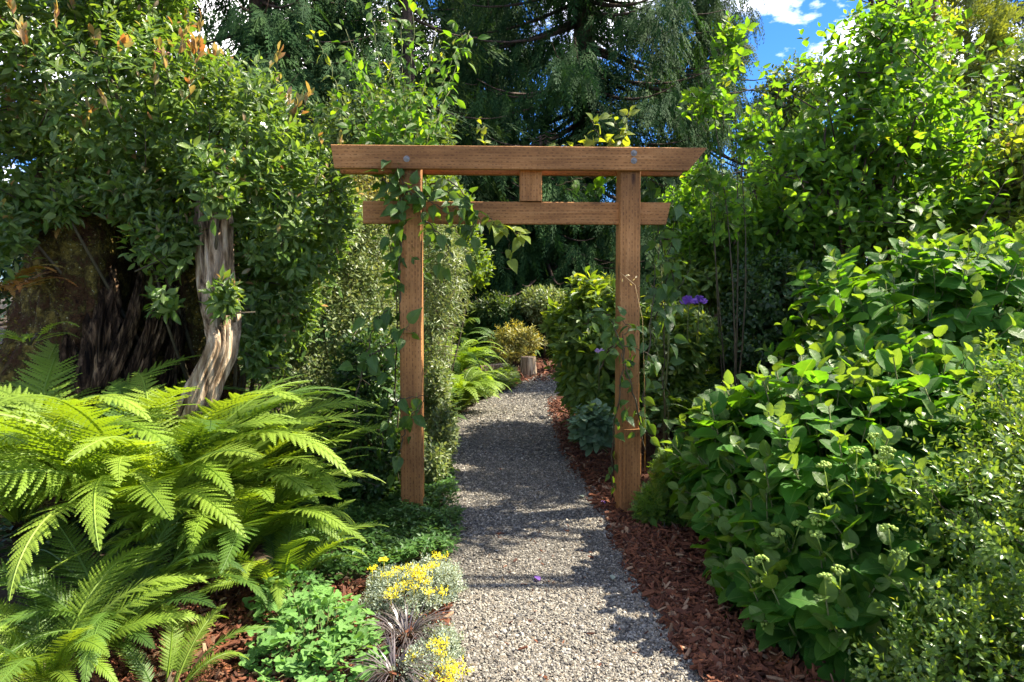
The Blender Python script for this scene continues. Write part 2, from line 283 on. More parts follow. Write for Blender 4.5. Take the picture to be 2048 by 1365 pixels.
def link(name, me, parent=None, loc=(0, 0, 0)):
    o = bpy.data.objects.new(name, me); COL.objects.link(o)
    if parent is not None: o.parent = parent
    o.location = loc; return o
def thing(name, label, cat, loc, group=None):
    o = bpy.data.objects.new(name, None); COL.objects.link(o); o.location = tuple(loc); o.empty_display_size = .2
    o['label'] = label; o['category'] = cat
    if group: o['group'] = group
    return o
def tag(o, label, cat, group=None):
    o['label'] = label; o['category'] = cat
    if group: o['group'] = group
    return o
def part(name, mb, mats, par, stuff=False, smooth=True, label=None):
    """a mesh in world coordinates hung under its thing"""
    org = np.array(par.location) if par is not None else np.zeros(3)
    if par is not None and par.parent is not None: org = org+np.array(par.parent.location)
    o = link(name, mb.mesh(name, mats, smooth, org), par)
    if stuff: o['kind'] = 'stuff'
    if label: o['label'] = label
    return o
def nrm(a): return a/(np.linalg.norm(a, axis=-1, keepdims=True)+1e-9)
def frames(y, z):
    y = nrm(y); x = nrm(np.cross(y, z)); z = np.cross(x, y)
    return np.stack([x, y, z], axis=-1)
def rdir(n): return nrm(R.normal(size=(n, 3)))

# leaf templates: length 1 along +Y, upper face +Z
def leaf_tpl(w=.42, n=4, fold=.18, curl=.22, peak=.5, tip=1.0, petiole=0.0, serr=0.0, wave=0.0, base=.85):
    v, uv, q = [], [], []
    if petiole > 0:
        v += [(-.012, -petiole, .02), (.012, -petiole, .02), (.012, 0, 0), (-.012, 0, 0)]; uv += [(0, 0)]*4; q.append((0, 1, 2, 3))
    b = len(v)
    for i in range(n+1):
        t = i/n; k = math.log(.5)/math.log(peak)
        wd = w*.5*max(math.sin(math.pi*t**k), .0)**(base if t**k < .5 else tip)
        if i == 0: wd = .01
        if i == n: wd = .004
        if serr and 0 < i < n: wd *= 1+serr*(1 if i % 2 else -1)
        z0 = -curl*t*t; wv = wave*math.sin(i*2.3)
        v += [(-wd, t, z0+fold*wd*2*.5+wv*wd), (0, t, z0), (wd, t, z0+fold*wd*2*.5-wv*wd)]; uv += [(-wd/w*2, t), (0, t), (wd/w*2, t)]
    for i in range(n):
        a = b+i*3; q += [(a, a+1, a+4, a+3), (a+1, a+2, a+5, a+4)]
    return Tpl(v, q, uv)
T_oval = leaf_tpl(.42, 4, .35, .18, .55)
T_oval_lo = Tpl([(0, 0, 0), (-.2, .5, .05), (0, 1, -.08), (.2, .5, .05), (0, .5, -.01)], [(0, 4, 1), (1, 4, 2), (0, 3, 4), (4, 3, 2)], [(0, 0), (-1, .5), (0, 1), (1, .5), (0, .5)])
T_micro = Tpl([(0, 0, 0), (-.24, .55, .06), (0, 1, 0), (.24, .55, .06)], [(0, 3, 2), (0, 2, 1)], [(0, 0), (-1, .5), (0, 1), (1, .5)])
T_round = leaf_tpl(.62, 4, .22, .15, .5)
T_bright = leaf_tpl(.52, 5, .3, .25, .5, 1.2)
T_rho = leaf_tpl(.40, 5, .25, .2, .56, 1.0)
T_vine = leaf_tpl(.62, 7, .3, .3, .36, 1.2, petiole=.3, base=.55)
HYD = [leaf_tpl(.74, 12, f, cu, .47, .72, petiole=.22, serr=.03, wave=wv, base=.5) for f, cu, wv in ((.28, .22, .05), (.38, .12, -.08), (.15, .4, .1), (.45, .3, .04))]
T_hydlo = leaf_tpl(.70, 4, .35, .22, .45, 1.15, petiole=.2)
def fan_tpl(lobes, depth, n=18, cup=.12):
    v = [(0, .45, 0)]; uv = [(0, 0)]
    for i in range(n):
        a = 2*math.pi*i/n; rr = .5*(1-depth*(.5+.5*math.cos(a*lobes+math.pi)))
        if abs(a-math.pi) < .3: rr *= .35
        v.append((math.sin(a)*rr, .45+math.cos(a)*rr, cup*rr*(1 if i % 2 else .4))); uv.append((math.sin(a), math.cos(a)))
    return Tpl(v, [(0, 1+(i+1) % n, 1+i) for i in range(n)], uv)
T_col = fan_tpl(3, .42, 15)
T_gc = fan_tpl(5, .55, 15)
def spray_tpl(n=9, ang=38, ln=.42, droop=.25, wd=.028, seedv=0):
    rr = random.Random(seedv); v, q, uv = [], [], []
    def sliver(a, b, wdt):
        a = np.array(a); b = np.array(b); d = b-a; s_ = np.array([d[1], -d[0], 0]); s_ = s_/(np.linalg.norm(s_)+1e-9)*wdt
        k = len(v); mid_ = a*.45+b*.55; v.extend([tuple(a), tuple(mid_+s_), tuple(b), tuple(mid_-s_)]); q.append((k, k+1, k+2, k+3)); uv.extend([(0, 0)]*4)
    sliver((0, 0, 0), (0, 1, -droop), wd)
    for i in range(n):
        t = .08+.88*i/n; side = 1 if i % 2 else -1; l = ln*(1-t*.72)*rr.uniform(.7, 1.1); a = rad(ang+rr.uniform(-8, 8))
        p0 = np.array([0, t, -droop*t*t]); p1 = p0+np.array([side*math.sin(a)*l, math.cos(a)*l, rr.uniform(-.08, .02)-.12*l])
        sliver(p0, p1, wd)
        for s2 in (-1, 1):
            for tt in (.35, .65):
                b0 = p0*(1-tt)+p1*tt; l2 = l*.42*(1.1-tt)
                a2 = math.atan2(p1[0]-p0[0], p1[1]-p0[1])+s2*rad(36)
                sliver(b0, b0+np.array([math.sin(a2)*l2, math.cos(a2)*l2, -.05*l2]), wd*.8)
    return Tpl(v, q, uv)
SPRAYS = [spray_tpl(12, 34, .36, .2, .02, k) for k in range(3)]
SPRAYLO = [spray_tpl(7, 34, .42, .2, .03, k) for k in range(3)]

def single(tp, name, mat, smooth=True):
    mb = MB(); mb.cloud(tp, np.zeros((1, 3)), np.eye(3)[None], 1.0, tint=[0.0]); return mb.mesh(name, mat, smooth)
_tm = {}
def tplmesh(tp, mat, name='leaf'):
    k = (id(tp), mat, name)
    if k not in _tm: _tm[k] = single(tp, name, mat)
    return _tm[k]
def put_parts(par, name, me_list, pos, Rm, scale, label=None):
    org = np.array(par.location); scale = np.asarray(scale)
    for i in range(len(pos)):
        o = bpy.data.objects.new(name, me_list[i % len(me_list)]); COL.objects.link(o); o.parent = par
        m4 = np.eye(4); sc = scale[i] if np.ndim(scale[i]) else np.full(3, scale[i]); m4[:3, :3] = Rm[i]*sc[None, :]; m4[:3, 3] = pos[i]-org
        o.matrix_basis = Matrix(m4.tolist())
        if label: o['label'] = label
def pick_front(pos, size, limit, minpx=9.0, ctr=None):
    """indices of the leaves that show largest: front-most in each small window of view"""
    px, py, d = project(pos); spx = size*F/d
    ok = (px > -10) & (px < 2058) & (py > -10) & (py < 1375) & (spx > minpx)
    idx = np.nonzero(ok)[0]
    if len(idx) == 0 or limit <= 0: return np.zeros(0, int)
    cell = max(float(np.median(spx[idx]))*.55, 6)
    area = len(set(zip((px[idx]//cell).astype(int), (py[idx]//cell).astype(int))))
    cell *= max(1.0, math.sqrt(area/limit))
    order = idx[np.argsort(d[idx])]; seen = set(); res = []
    for i in order:
        k = (int(px[i]//cell), int(py[i]//cell))
        if k in seen: continue
        seen.add(k); res.append(i)
    res = sorted(res, key=lambda i: -spx[i])[:limit]
    return np.array(res, int)

def lobe(px, py, D, rx, ry, rd=None):
    """an ellipsoid placed by the point of the garden it fills: radii from picture-space size at that depth"""
    s_ = D/F; return (P(px, py, D), np.array([rx*s_, (rd if rd else rx*s_), ry*s_]))
def on_lobes(lobes, n, shell=(.82, 1.04), rough=.22, fr=2.2, minz=.03):
    vol = np.array([(l[1][0]*l[1][2]+l[1][0]*l[1][1]+l[1][1]*l[1][2]) for l in lobes]); ch = R.choice(len(lobes), n*2, p=vol/vol.sum())
    C = np.array([l[0] for l in lobes])[ch]; A = np.array([l[1] for l in lobes])[ch]
    d = rdir(len(ch)); k = R.uniform(*shell, size=len(ch))
    nzv = np.array([mn.noise(Vector((a*fr+c0*1.7) .tolist())) for a, c0 in zip(d, C)]) if rough > 0 else np.zeros(len(ch))
    k = k*(1+rough*nzv); p = C+d*A*k[:, None]; nn = nrm(d/A)
    keep = p[:, 2] > minz
    for l in lobes:
        q = (p-l[0])/l[1]; keep &= (np.sum(q*q, 1) > (shell[0]*.88)**2)
    ids = np.nonzero(keep)[0][:n]
    return p[ids], nn[ids]
def shoots(p, nn, up=.5, rnd=.35, k=7, sl=.14, leaf=.05, spread=(30, 80), jit=.25, droop=0.0, whorl=False):
    """leaves spiralling up each shoot: returns pos, frames, size, shoot direction"""
    n = len(p); d = nrm(nn+np.array([0, 0, up])+R.normal(size=(n, 3))*rnd)
    ref = nrm(np.cross(d, rdir(n))); bi = np.cross(d, ref)
    ph0 = R.random(n)*6.28; P_, Y_, Z_, S_ = [], [], [], []
    for i in range(k):
        s_ = i/max(k-1, 1)      # 0 base, 1 tip
        if whorl: ph = ph0+(i % 2)*math.pi+(i//2)*math.pi/2
        else: ph = ph0+i*2.4
        ph = ph+R.normal(size=n)*.25
        el = rad(spread[1]*(1-s_)+spread[0]*s_)+R.normal(size=n)*.12
        side = ref*np.cos(ph)[:, None]+bi*np.sin(ph)[:, None]
        y = d*np.cos(el)[:, None]+side*np.sin(el)[:, None]; y = nrm(y+R.normal(size=(n, 3))*jit*.5+np.array([0, 0, -droop]))
        z = nrm(d-y*np.sum(d*y, 1)[:, None]+np.array([0, 0, .35])+R.normal(size=(n, 3))*jit)
        P_.append(p-d*(sl*(1-s_))+side*.003); Y_.append(y); Z_.append(z); S_.append(leaf*(1.05-.45*s_**2)*R.uniform(.75, 1.2, n))
    pos = np.concatenate(P_); return pos, frames(np.concatenate(Y_), np.concatenate(Z_)), np.concatenate(S_), d
def shrub(name, label, cat, lobes, base, nsh, tp, mat, leaf, k=7, sl=.12, lim=300, inner=0, innermat=None, tp_lo=None, stems=8, stemr=.012,
          group=None, stemmat='twig', tip=None, tipfrac=0, minpx=9, wide=1.0, twigs=True, **kw):
    th = thing(name, label, cat, base, group)
    p, nn = on_lobes(lobes, nsh, kw.pop('shell', (.8, 1.05)), kw.pop('rough', .25), kw.pop('fr', 2.2))
    pos, Rm, sz, d = shoots(p, nn, k=k, sl=sl, leaf=leaf, **kw)
    sc = np.stack([sz*wide, sz, sz], 1)
    idx = pick_front(pos, sz, lim, minpx)
    msk = np.ones(len(pos), bool); msk[idx] = False
    tps = tp if isinstance(tp, list) else [tp]
    if len(idx): put_parts(th, 'leaf', [tplmesh(t_, mat) for t_ in tps], pos[idx], Rm[idx], sc[idx])
    mb = MB(); lo = tp_lo or tps[0]; j = np.nonzero(msk)[0]
    if tip and tipfrac > 0:
        n0 = len(p); istip = (np.arange(len(pos))//n0 >= k-2)[j] & (np.isin((np.arange(len(pos)) % n0)[j], np.nonzero(R.random(n0) < tipfrac)[0]))
        mb.cloud(lo, pos[j[istip]], Rm[j[istip]], sc[j[istip]], mi=1); j = j[~istip]
    mb.cloud(lo, pos[j], Rm[j], sc[j])
    if inner:
        pi, ni = on_lobes(lobes, inner, (.35, .8), .2); di = rdir(len(pi)); mb.cloud(T_micro if lo is T_micro else T_oval_lo, pi, frames(nrm(ni+di*.9), rdir(len(pi))+np.array([0, 0, .6])), leaf*R.uniform(.8, 1.3, len(pi)))
    part('foliage', mb, [mat, tip or mat], th, stuff=True)
    st = MB(); b = np.array(base)
    for l in lobes:
        for _ in range(max(1, stems//len(lobes))):
            e = l[0]+(R.random(3)-.5)*l[1]*1.2; m_ = (b+e)/2+np.append((R.random(2)-.5)*.15*np.linalg.norm(e-b), 0)
            ts = np.linspace(0, 1, 7)[:, None]; b2 = b+np.append((R.random(2)-.5)*.12, 0)
            st.tube((1-ts)**2*b2+2*ts*(1-ts)*m_+ts**2*e, np.linspace(stemr, stemr*.3, 7), 5)
    if twigs:
        sel = R.choice(len(p), min(len(p), 260), replace=False)
        for i in sel:
            st.tube([p[i]-d[i]*sl*1.9, p[i]-d[i]*sl*.9+R.normal(size=3)*.004, p[i]], [stemr*.28, stemr*.2, .0012], 3)
    part('stem', st, stemmat, th, stuff=True)
    return th, p, d

# ================================================================ SETTING
def sheet(name, poly_l, poly_r, z, mat, kind='structure'):
    n = len(poly_l); v = []; q = []
    K = 5
    for i in range(n):
        for j in range(K):
            t = j/(K-1); a = np.array(poly_l[i])*(1-t)+np.array(poly_r[i])*t; v.append((a[0], a[1], z))
    for i in range(n-1):
        for j in range(K-1): q.append((i*K+j, i*K+j+1, (i+1)*K+j+1, (i+1)*K+j))
    mb = MB(); mb.raw(v, q); o = link(name, mb.mesh(name, mat)); o['kind'] = kind; return o
g = MB(); nx = 60; xs = np.concatenate([np.linspace(-260, -14, 10), np.linspace(-12, 12, 41), np.linspace(14, 260, 10)]); ys = np.concatenate([np.linspace(-60, -2, 5), np.linspace(-1, 26, 46), np.linspace(30, 420, 12)])
gv = []; gq = []
def gh(x, y):
    d = max(0, abs(x+.1)-1.1)
    return min(d, 4)*.035*(1+mn.noise(Vector((x*.5, y*.5, 1))))-.02*min(1, d)+ (0.06 if abs(x) > 6 else 0)*mn.noise(Vector((x*.1, y*.1, 4)))
for y in ys:
    for x in xs: gv.append((x, y, gh(x, y)-.004 if y < 30 else gh(x, y)))
W_ = len(xs)
for i in range(len(ys)-1):
    for j in range(W_-1): gq.append((i*W_+j, i*W_+j+1, (i+1)*W_+j+1, (i+1)*W_+j))
g.raw(gv, gq); go = link('ground', g.mesh('ground', 'soil')); go['kind'] = 'structure'

PL = [(820, 1900), (900, 1500), (868, 1365), (892, 1250), (900, 1100), (900, 1000), (884, 920), (900, 855), (955, 805), (1030, 776), (1062, 760), (1100, 748), (1200, 738), (1330, 730)]
PR = [(1900, 1900), (1560, 1500), (1425, 1365), (1335, 1240), (1262, 1120), (1215, 1035), (1160, 950), (1120, 880), (1104, 828), (1106, 798), (1118, 786), (1140, 778), (1230, 770), (1360, 760)]
def smooth_edge(pts, n=70):
    g_ = np.array([G(a, b)[:2] for a, b in pts]); t = np.linspace(0, 1, len(g_)); tt = np.linspace(0, 1, n)
    x = np.interp(tt, t, g_[:, 0]); y = np.interp(tt, t, g_[:, 1])
    k = np.ones(5)/5; xp = np.pad(x, 2, 'edge'); yp = np.pad(y, 2, 'edge')
    return np.stack([np.convolve(xp, k, 'valid'), np.convolve(yp, k, 'valid')], 1)
EL = smooth_edge(PL); ER = smooth_edge(PR)
wob = lambda i, s_: .018*mn.noise(Vector((i*.35, s_, 0)))
EL[:, 0] += [wob(i, 1) for i in range(len(EL))]; ER[:, 0] += [wob(i, 9) for i in range(len(ER))]
path = sheet('gravel_path', EL, ER, .004, 'gravel_base')
# right bed of bark mulch
def edge_x(E, y): return np.interp(y, E[:, 1], E[:, 0])
yy = np.linspace(1.0, 8.6, 50)
mulR = sheet('mulch_bed', [(edge_x(ER, y)-.03, y) for y in yy], [(2.9, y) for y in yy], .0, 'mulch_base')
mulR.location.z = .008
yl = np.linspace(1.0, 3.25, 20)
mulL = sheet('mulch_bed', [(-2.4, y) for y in yl], [(edge_x(EL, y)+.02, y) for y in yl], .0, 'mulch_base')
mulL.location.z = .008
mulF = sheet('mulch_bed', [(-1.6, y) for y in np.linspace(8.8, 12.6, 8)], [(2.6, y) for y in np.linspace(8.8, 12.6, 8)], .0, 'mulch_base')
mulF.location.z = .0005
# raise hummock of soil under the beds is left to the ground sheet
pb = [Tpl(*(lambda v: (v, [(0, 2, 4), (2, 1, 4), (1, 3, 4), (3, 0, 4), (2, 0, 5), (1, 2, 5), (3, 1, 5), (0, 3, 5)]))([(1, .1*k, .1), (-1, .1, -.1*k), (.2*k, 1, 0), (-.1, -1, .1*k), (.1, .1*k, .8), (0, 0, -.7)])) for k in (-1.5, 0.4, 1.6)]
ico_v = []; ph_ = (1+5**.5)/2
for a, b in ((-1, ph_), (1, ph_), (-1, -ph_), (1, -ph_)): ico_v.append((a, b, 0))
for a, b in ((-1, ph_), (1, ph_), (-1, -ph_), (1, -ph_)): ico_v.append((0, a, b))
for a, b in ((ph_, -1), (ph_, 1), (-ph_, -1), (-ph_, 1)): ico_v.append((a, 0, b))
ico_f = [(0, 11, 5), (0, 5, 1), (0, 1, 7), (0, 7, 10), (0, 10, 11), (1, 5, 9), (5, 11, 4), (11, 10, 2), (10, 7, 6), (7, 1, 8), (3, 9, 4), (3, 4, 2), (3, 2, 6), (3, 6, 8), (3, 8, 9), (4, 9, 5), (2, 4, 11), (6, 2, 10), (8, 6, 7), (9, 8, 1)]
def rock_tpl(seed):
    rr = np.random.default_rng(seed); v = np.array(ico_v)/1.9; v = v*(1+rr.normal(size=(12, 1))*.16)+rr.normal(size=(12, 3))*.07; return Tpl(v, ico_f)
ROCKS = [rock_tpl(i) for i in range(4)]
def rand_rot(n, tilt=3.0):
    return frames(np.concatenate([R.normal(size=(n, 2)), R.normal(size=(n, 1))*tilt*.1], 1), np.concatenate([R.normal(size=(n, 2))*tilt*.12, np.ones((n, 1))], 1))
gm = MB()
def path_pts(n, y0, y1, over=.0):
    y = R.uniform(y0, y1, n); l = np.interp(y, EL[:, 1], EL[:, 0]); r = np.interp(y, ER[:, 1], ER[:, 0]); t = R.uniform(-over, 1+over, n)
    return np.stack([l+(r-l)*t, y], 1)
for n, y0, y1, s0, tps in ((15000, 2.3, 3.2, .0047, ROCKS), (32000, 2.3, 3.8, .0039, pb), (24000, 3.8, 5.4, .0049, pb), (10000, 5.4, 8.6, .0075, pb), (6500, 8.6, 11.0, .0095, pb), (2500, 1.2, 2.3, .007, pb)):
    xy = path_pts(n, y0, y1, .035); sz = s0*R.lognormal(0, .32, n)
    for k in range(len(tps)):
        s_ = slice(k, None, len(tps)); m_ = len(xy[s_]); gm.cloud(tps[k], np.concatenate([xy[s_], (.005+sz[s_]*.25+R.random(m_)*.003)[:, None]], 1), rand_rot(m_), np.stack([sz[s_]*R.uniform(.8, 1.4, m_), sz[s_], sz[s_]*.65], 1))
go = part('gravel', gm, 'pebble', None, smooth=False); go['kind'] = 'stuff'
# bark chips
def chip_tpl(k):
    rr = np.random.default_rng(k+40); v = []
    for z in (-.12, .12):
        for x, y in ((-.28, -.9), (.25, -1), (.38, .1), (.2, .95), (-.25, 1), (-.36, .0)): v.append((x+rr.normal()*.07, y+rr.normal()*.12, z+rr.normal()*.05+.12*x))
    return Tpl(v, [(5, 4, 3, 2, 1, 0), (6, 7, 8, 9, 10, 11)]+[(i, (i+1) % 6, 6+(i+1) % 6, 6+i) for i in range(6)])
CHIPS = [chip_tpl(i) for i in range(5)]
def chips(bed, n_parts, n_stuff, sampler, size):
    me = [single(t_, 'bark_chip', 'chip', False) for t_ in CHIPS]
    xy = sampler(n_stuff+n_parts); n = len(xy); sz = size*np.clip(R.lognormal(0, .4, n), .4, 1.9); onp = xy[:, 0] < np.interp(xy[:, 1], ER[:, 1], ER[:, 0])-.05; sz = np.where(onp & (bed is mulR), sz*.6, sz); z = np.where(onp & (bed is mulR), .012, .014+R.random(n)*.026)
    pos = np.concatenate([xy, z[:, None]], 1); Rm = rand_rot(n, 4.5); d = pos[:, 1]
    sc = np.stack([sz*R.uniform(.7, 1.3, n), sz*R.uniform(.7, 1.5, n), sz], 1)
    idx = pick_front(pos, sz*1.6, n_parts, 5)
    put_parts(bed, 'bark_chip', me, pos, Rm, sc) if False else None
    org = np.array(bed.location)
    for i in idx:
        o = bpy.data.objects.new('bark_chip', me[i % 5]); COL.objects.link(o); o.parent = bed; m4 = np.eye(4); m4[:3, :3] = Rm[i]*sc[i][None]; m4[:3, 3] = pos[i]+np.array([0, 0, .008])-org; o.matrix_basis = Matrix(m4.tolist())
    mk = np.ones(n, bool); mk[idx] = False; j = np.nonzero(mk)[0]; mb = MB()
    for k in range(5): jj = j[k::5]; mb.cloud(CHIPS[k], pos[jj], Rm[jj], sc[jj])
    part('bark_mulch', mb, 'chip', bed, stuff=True, smooth=False)
def sampR(n):
    y = R.uniform(2.1, 8.2, n*2); y = np.where(R.random(n*2) < .65, R.uniform(2.1, 3.9, n*2), y); off = R.exponential(.22, n*2)-.09*R.random(n*2)**3; off = np.where(R.random(n*2) < .012, -R.random(n*2)*.75, off); x = edge_x(ER, y)+off; k = (x < 2.6); return np.stack([x[k], y[k]], 1)[:n]
def sampF(n): return np.stack([R.uniform(-.4, 2.0, n), R.uniform(9.6, 12.3, n)], 1)
chips(mulF, 0, 1800, sampF, .02)
chips(mulR, 300, 9500, sampR, .014)
def sampL(n):
    y = R.uniform(2.2, 3.2, n); x = edge_x(EL, y)-R.random(n)*1.3+.02; return np.stack([x, y], 1)
chips(mulL, 200, 5200, sampL, .014)

# ================================================================ GATE
def box_tpl(l, h, d, cham=0.0, bev=.004, chl=0.0):
    """a bevelled timber, long axis X centred, ends sloped by cham"""
    x1, x0 = l/2, -l/2
    v = []
    for x, s_, c_ in ((x0, -1, chl), (x1, 1, cham)):
        for (y, z) in ((-d/2+bev, -h/2), (d/2-bev, -h/2), (d/2, -h/2+bev), (d/2, h/2-bev), (d/2-bev, h/2), (-d/2+bev, h/2), (-d/2, h/2-bev), (-d/2, -h/2+bev)):
            v.append((x-s_*c_*(.5-z/h), y, z))
    q = [tuple(range(8)), tuple(range(15, 7, -1))]+[(i, (i+1) % 8, 8+(i+1) % 8, 8+i) for i in range(8)]
    return v, [tuple(reversed(p)) for p in q]
GD = 4.24; YAW = rad(2.6)
gate = thing('torii_gate', 'brown treated timber garden gate with a double top beam standing over the gravel path', 'garden gate', (0, 0, 0))
gx0 = P(1040, 560, GD); gate.location = (gx0[0], GD, 0); gate.rotation_euler = (0, 0, YAW)
PXM = F/GD
def gz(py): return EYE+(560.8-py)*(GD-.11)/F
def gl(px): return (px-1040)/PXM
def timber(name, xc, yc, zc, l, h, d, vertical=False, **kw):
    v, q = box_tpl(l, h, d, **kw); mb = MB(); mb.raw(v, q); o = link(name, mb.mesh(name, 'timber', smooth=False), gate, (xc, yc, zc))
    if vertical: o.rotation_euler = (0, -math.pi/2, 0)
    return o
postd = .14
zt = gz(340)
timber('post', gl(824.5), .0, (zt+.13)/2-.1, zt+.13+.2, .132, postd, True)
timber('post', gl(1257), .0, (zt+.13)/2-.1, zt+.13+.2, .125, postd, True)
zb = (gz(296)+gz(340))/2; bl = gl(1405)-gl(676)
timber('top_beam', (gl(1405)+gl(676))/2, -postd/2-.022, zb, bl, .14, .04, cham=.115, chl=.02)
timber('top_beam', (gl(1405)+gl(676))/2, postd/2+.022, zb-.004, bl, .14, .04, cham=.115, chl=.02)
zn = (gz(402)+gz(446))/2
timber('tie_beam', (gl(1342)+gl(731))/2, .0, zn, gl(1342)-gl(731), .137, .042, cham=.03)
timber('strut', gl(1061), .0, (gz(402)+gz(342))/2+.04, gz(342)-gz(402)+.07, .135, .09, True)
timber('base_board', gl(1262), -postd/2-.013, .10+.2, .46, .11, .024, True)
for bx_, bz_ in ((820, 322), (1260, 307), (1260, 322)):
    mb = MB(); a = np.linspace(0, 2*math.pi, 16, endpoint=False)
    def ring(r, y): return [(math.cos(t)*r, y, math.sin(t)*r) for t in a]
    v = ring(.019, 0)+ring(.019, -.003)+ring(.010, -.004)+ring(.009, -.009)+[(0, -.011, 0)]
    q = []
    for k in range(3):
        for i in range(16): j = (i+1) % 16; q.append((k*16+i, k*16+j, (k+1)*16+j, (k+1)*16+i))
    for i in range(16): q.append((48+i, 48+(i+1) % 16, 64))
    mb.raw(v, q); link('bolt', mb.mesh('bolt', 'metal', smooth=False), gate, (gl(bx_), -postd/2-.043, gz(bz_)))

# ================================================================ OLD STUMP
SB = G(250, 880); SB = np.array([-2.52, 4.55, 0])
stump = thing('tree_stump', 'huge old hollow mossy tree stump with pale splintered wood under the glossy shrub', 'tree stump', SB)
mb = MB(); NA, NH = 150, 70; v = []
for i in range(NH+1):
    h = i/NH; z = h*2.15
    for j in range(NA):
        a = 2*math.pi*j/NA; dirx, diry = math.cos(a), math.sin(a)
        rr = .58+.34*(1-h)**3.2; rr += .10*(mn.fractal(Vector((dirx*1.3, diry*1.3, z*.8)), 1, 2, 4))
        rg = mn.noise(Vector((dirx*6+z*.5, diry*6, z*.5)))
        rr += .075*abs(rg)*(1.3-h) + .03*mn.noise(Vector((dirx*22, diry*22, z*2)))+.035*mn.fractal(Vector((dirx*7, diry*7, z*7)), 1, 2, 3)
        # hollow: opening that faces the camera and the path
        ac = math.atan2(-.83, .56); da = abs((a-ac+math.pi) % (2*math.pi)-math.pi)
        rr -= .48*max(0, 1-(da/(.52+.15*math.sin(z*3)))**2)**.5*(1 if h > .04 else h/.04) if da < (.52+.15*math.sin(z*3)) else 0
        da2 = abs((a-(ac-.72)+math.pi) % (2*math.pi)-math.pi)
        if da2 < .13 and z < .95: rr -= .13*(1-da2/.13)
        v.append((SB[0]+dirx*rr, SB[1]+diry*rr, z-.05))
q = [(i*NA+j, i*NA+(j+1) % NA, (i+1)*NA+(j+1) % NA, (i+1)*NA+j) for i in range(NH) for j in range(NA)]+[tuple(NH*NA+j for j in range(NA))]
mb.raw(v, q); part('trunk', mb, 'moss', stump)
tv = np.array(v); ii = R.choice(len(tv), 5200); q0 = tv[ii]; q0 = q0[(q0[:, 2] < 1.9) & (q0[:, 1] < SB[1]+.1)]; mk_ = np.array([mn.noise(Vector((a[0]*3.5, a[1]*3.5, a[2]*3.5))) > .0 for a in q0]); q0 = q0[mk_]
nn0 = nrm(q0-np.array([SB[0], SB[1], 0])*[1, 1, 0]-q0*[0, 0, 1]); mb = MB()
for _ in range(3): mb.cloud(T_micro, q0+R.normal(size=q0.shape)*.012, frames(nn0+rdir(len(q0))*.9, rdir(len(q0))), R.uniform(.012, .03, len(q0)))
part('moss', mb, 'mossleaf', stump, stuff=True)
def root(pts, widths, thick, mat, seed=0, name='root', ridge=.06):
    """a weathered slab of wood swept along points, ridged along its length"""
    ctrl = np.array(pts, float); n = 60; t = np.linspace(0, len(ctrl)-1, n); P3 = np.stack([np.interp(t, range(len(ctrl)), ctrl[:, k]) for k in range(3)], 1)
    for _ in range(5): P3[1:-1] = (P3[:-2]+P3[1:-1]*2+P3[2:])/4
    wd = np.interp(t, range(len(widths)), widths); th_ = np.interp(t, range(len(thick)), thick)
    d = nrm(np.gradient(P3, axis=0)); side = nrm(np.cross(d, np.array([0, -1., .1]))); fr_ = np.cross(side, d); mbb = MB(); K = 72; vv = []
    for i in range(n):
        for j in range(K):
            a = 2*math.pi*j/K; rg = 1+ridge*2.2*mn.noise(Vector((math.cos(a)*5+seed, math.sin(a)*5, i*.035)))+ridge*1.6*mn.noise(Vector((math.cos(a)*13, math.sin(a)*13+seed, i*.05)))
            ck = abs(mn.noise(Vector((math.cos(a)*8+3, math.sin(a)*8+seed, i*.028)))); rg -= ridge*2.4*max(0, .10-ck)/.10; ck = abs(mn.noise(Vector((math.cos(a)*19, math.sin(a)*19-seed, i*.05)))); rg -= ridge*1.0*max(0, .12-ck)/.12
            vv.append(P3[i]+side[i]*math.cos(a)*wd[i]*rg*(1+.12*mn.noise(Vector((i*.25, seed, 0))))+fr_[i]*math.sin(a)*th_[i]*rg)
    mbb.raw(vv, [(i*K+j, i*K+(j+1) % K, (i+1)*K+(j+1) % K, (i+1)*K+j) for i in range(n-1) for j in range(K)]+[tuple(reversed(range(K))), tuple((n-1)*K+j for j in range(K))])
    return part(name, mbb, mat, stump)
root([P(425, 300, 4.15), P(428, 450, 4.05), P(432, 560, 4.0), P(444, 640, 3.93), P(449, 695, 3.86), P(412, 770, 3.82), P(380, 850, 3.78)], [.07, .10, .10, .095, .08, .09, .12], [.09, .1, .1, .12, .12, .11, .1], 'palewood', 1, 'buttress', .10)
root([P(292, 470, 4.25), P(283, 560, 4.1), P(266, 640, 3.97), P(225, 740, 3.85), P(160, 860, 3.75)], [.004, .014, .026, .04, .09], [.01, .03, .05, .05, .06], 'splitwood', 3, ridge=.22)
root([P(345, 480, 4.4), P(330, 580, 4.2), P(312, 660, 4.05), P(270, 760, 3.95), P(200, 870, 3.85)], [.008, .04, .05, .06, .09], [.01, .05, .06, .06, .06], 'splitwood', 4, ridge=.24)
root([P(375, 540, 4.4), P(364, 620, 4.25), P(350, 710, 4.15), P(315, 830, 4.05)], [.006, .026, .032, .06], [.01, .05, .06, .06], 'splitwood', 5, ridge=.22)
root([P(222, 500, 4.2), P(215, 600, 4.02), P(205, 700, 3.93), P(190, 800, 3.85), P(160, 890, 3.78)], [.008, .06, .10, .12, .17], [.02, .06, .1, .12, .12], 'splitwood', 6, ridge=.26)
root([P(146, 640, 4.0), P(140, 710, 3.86), P(132, 790, 3.8), P(110, 880, 3.75)], [.008, .03, .06, .12], [.02, .06, .08, .08], 'splitwood', 7, ridge=.24)['label'] = 'reddish pale broken root knob'

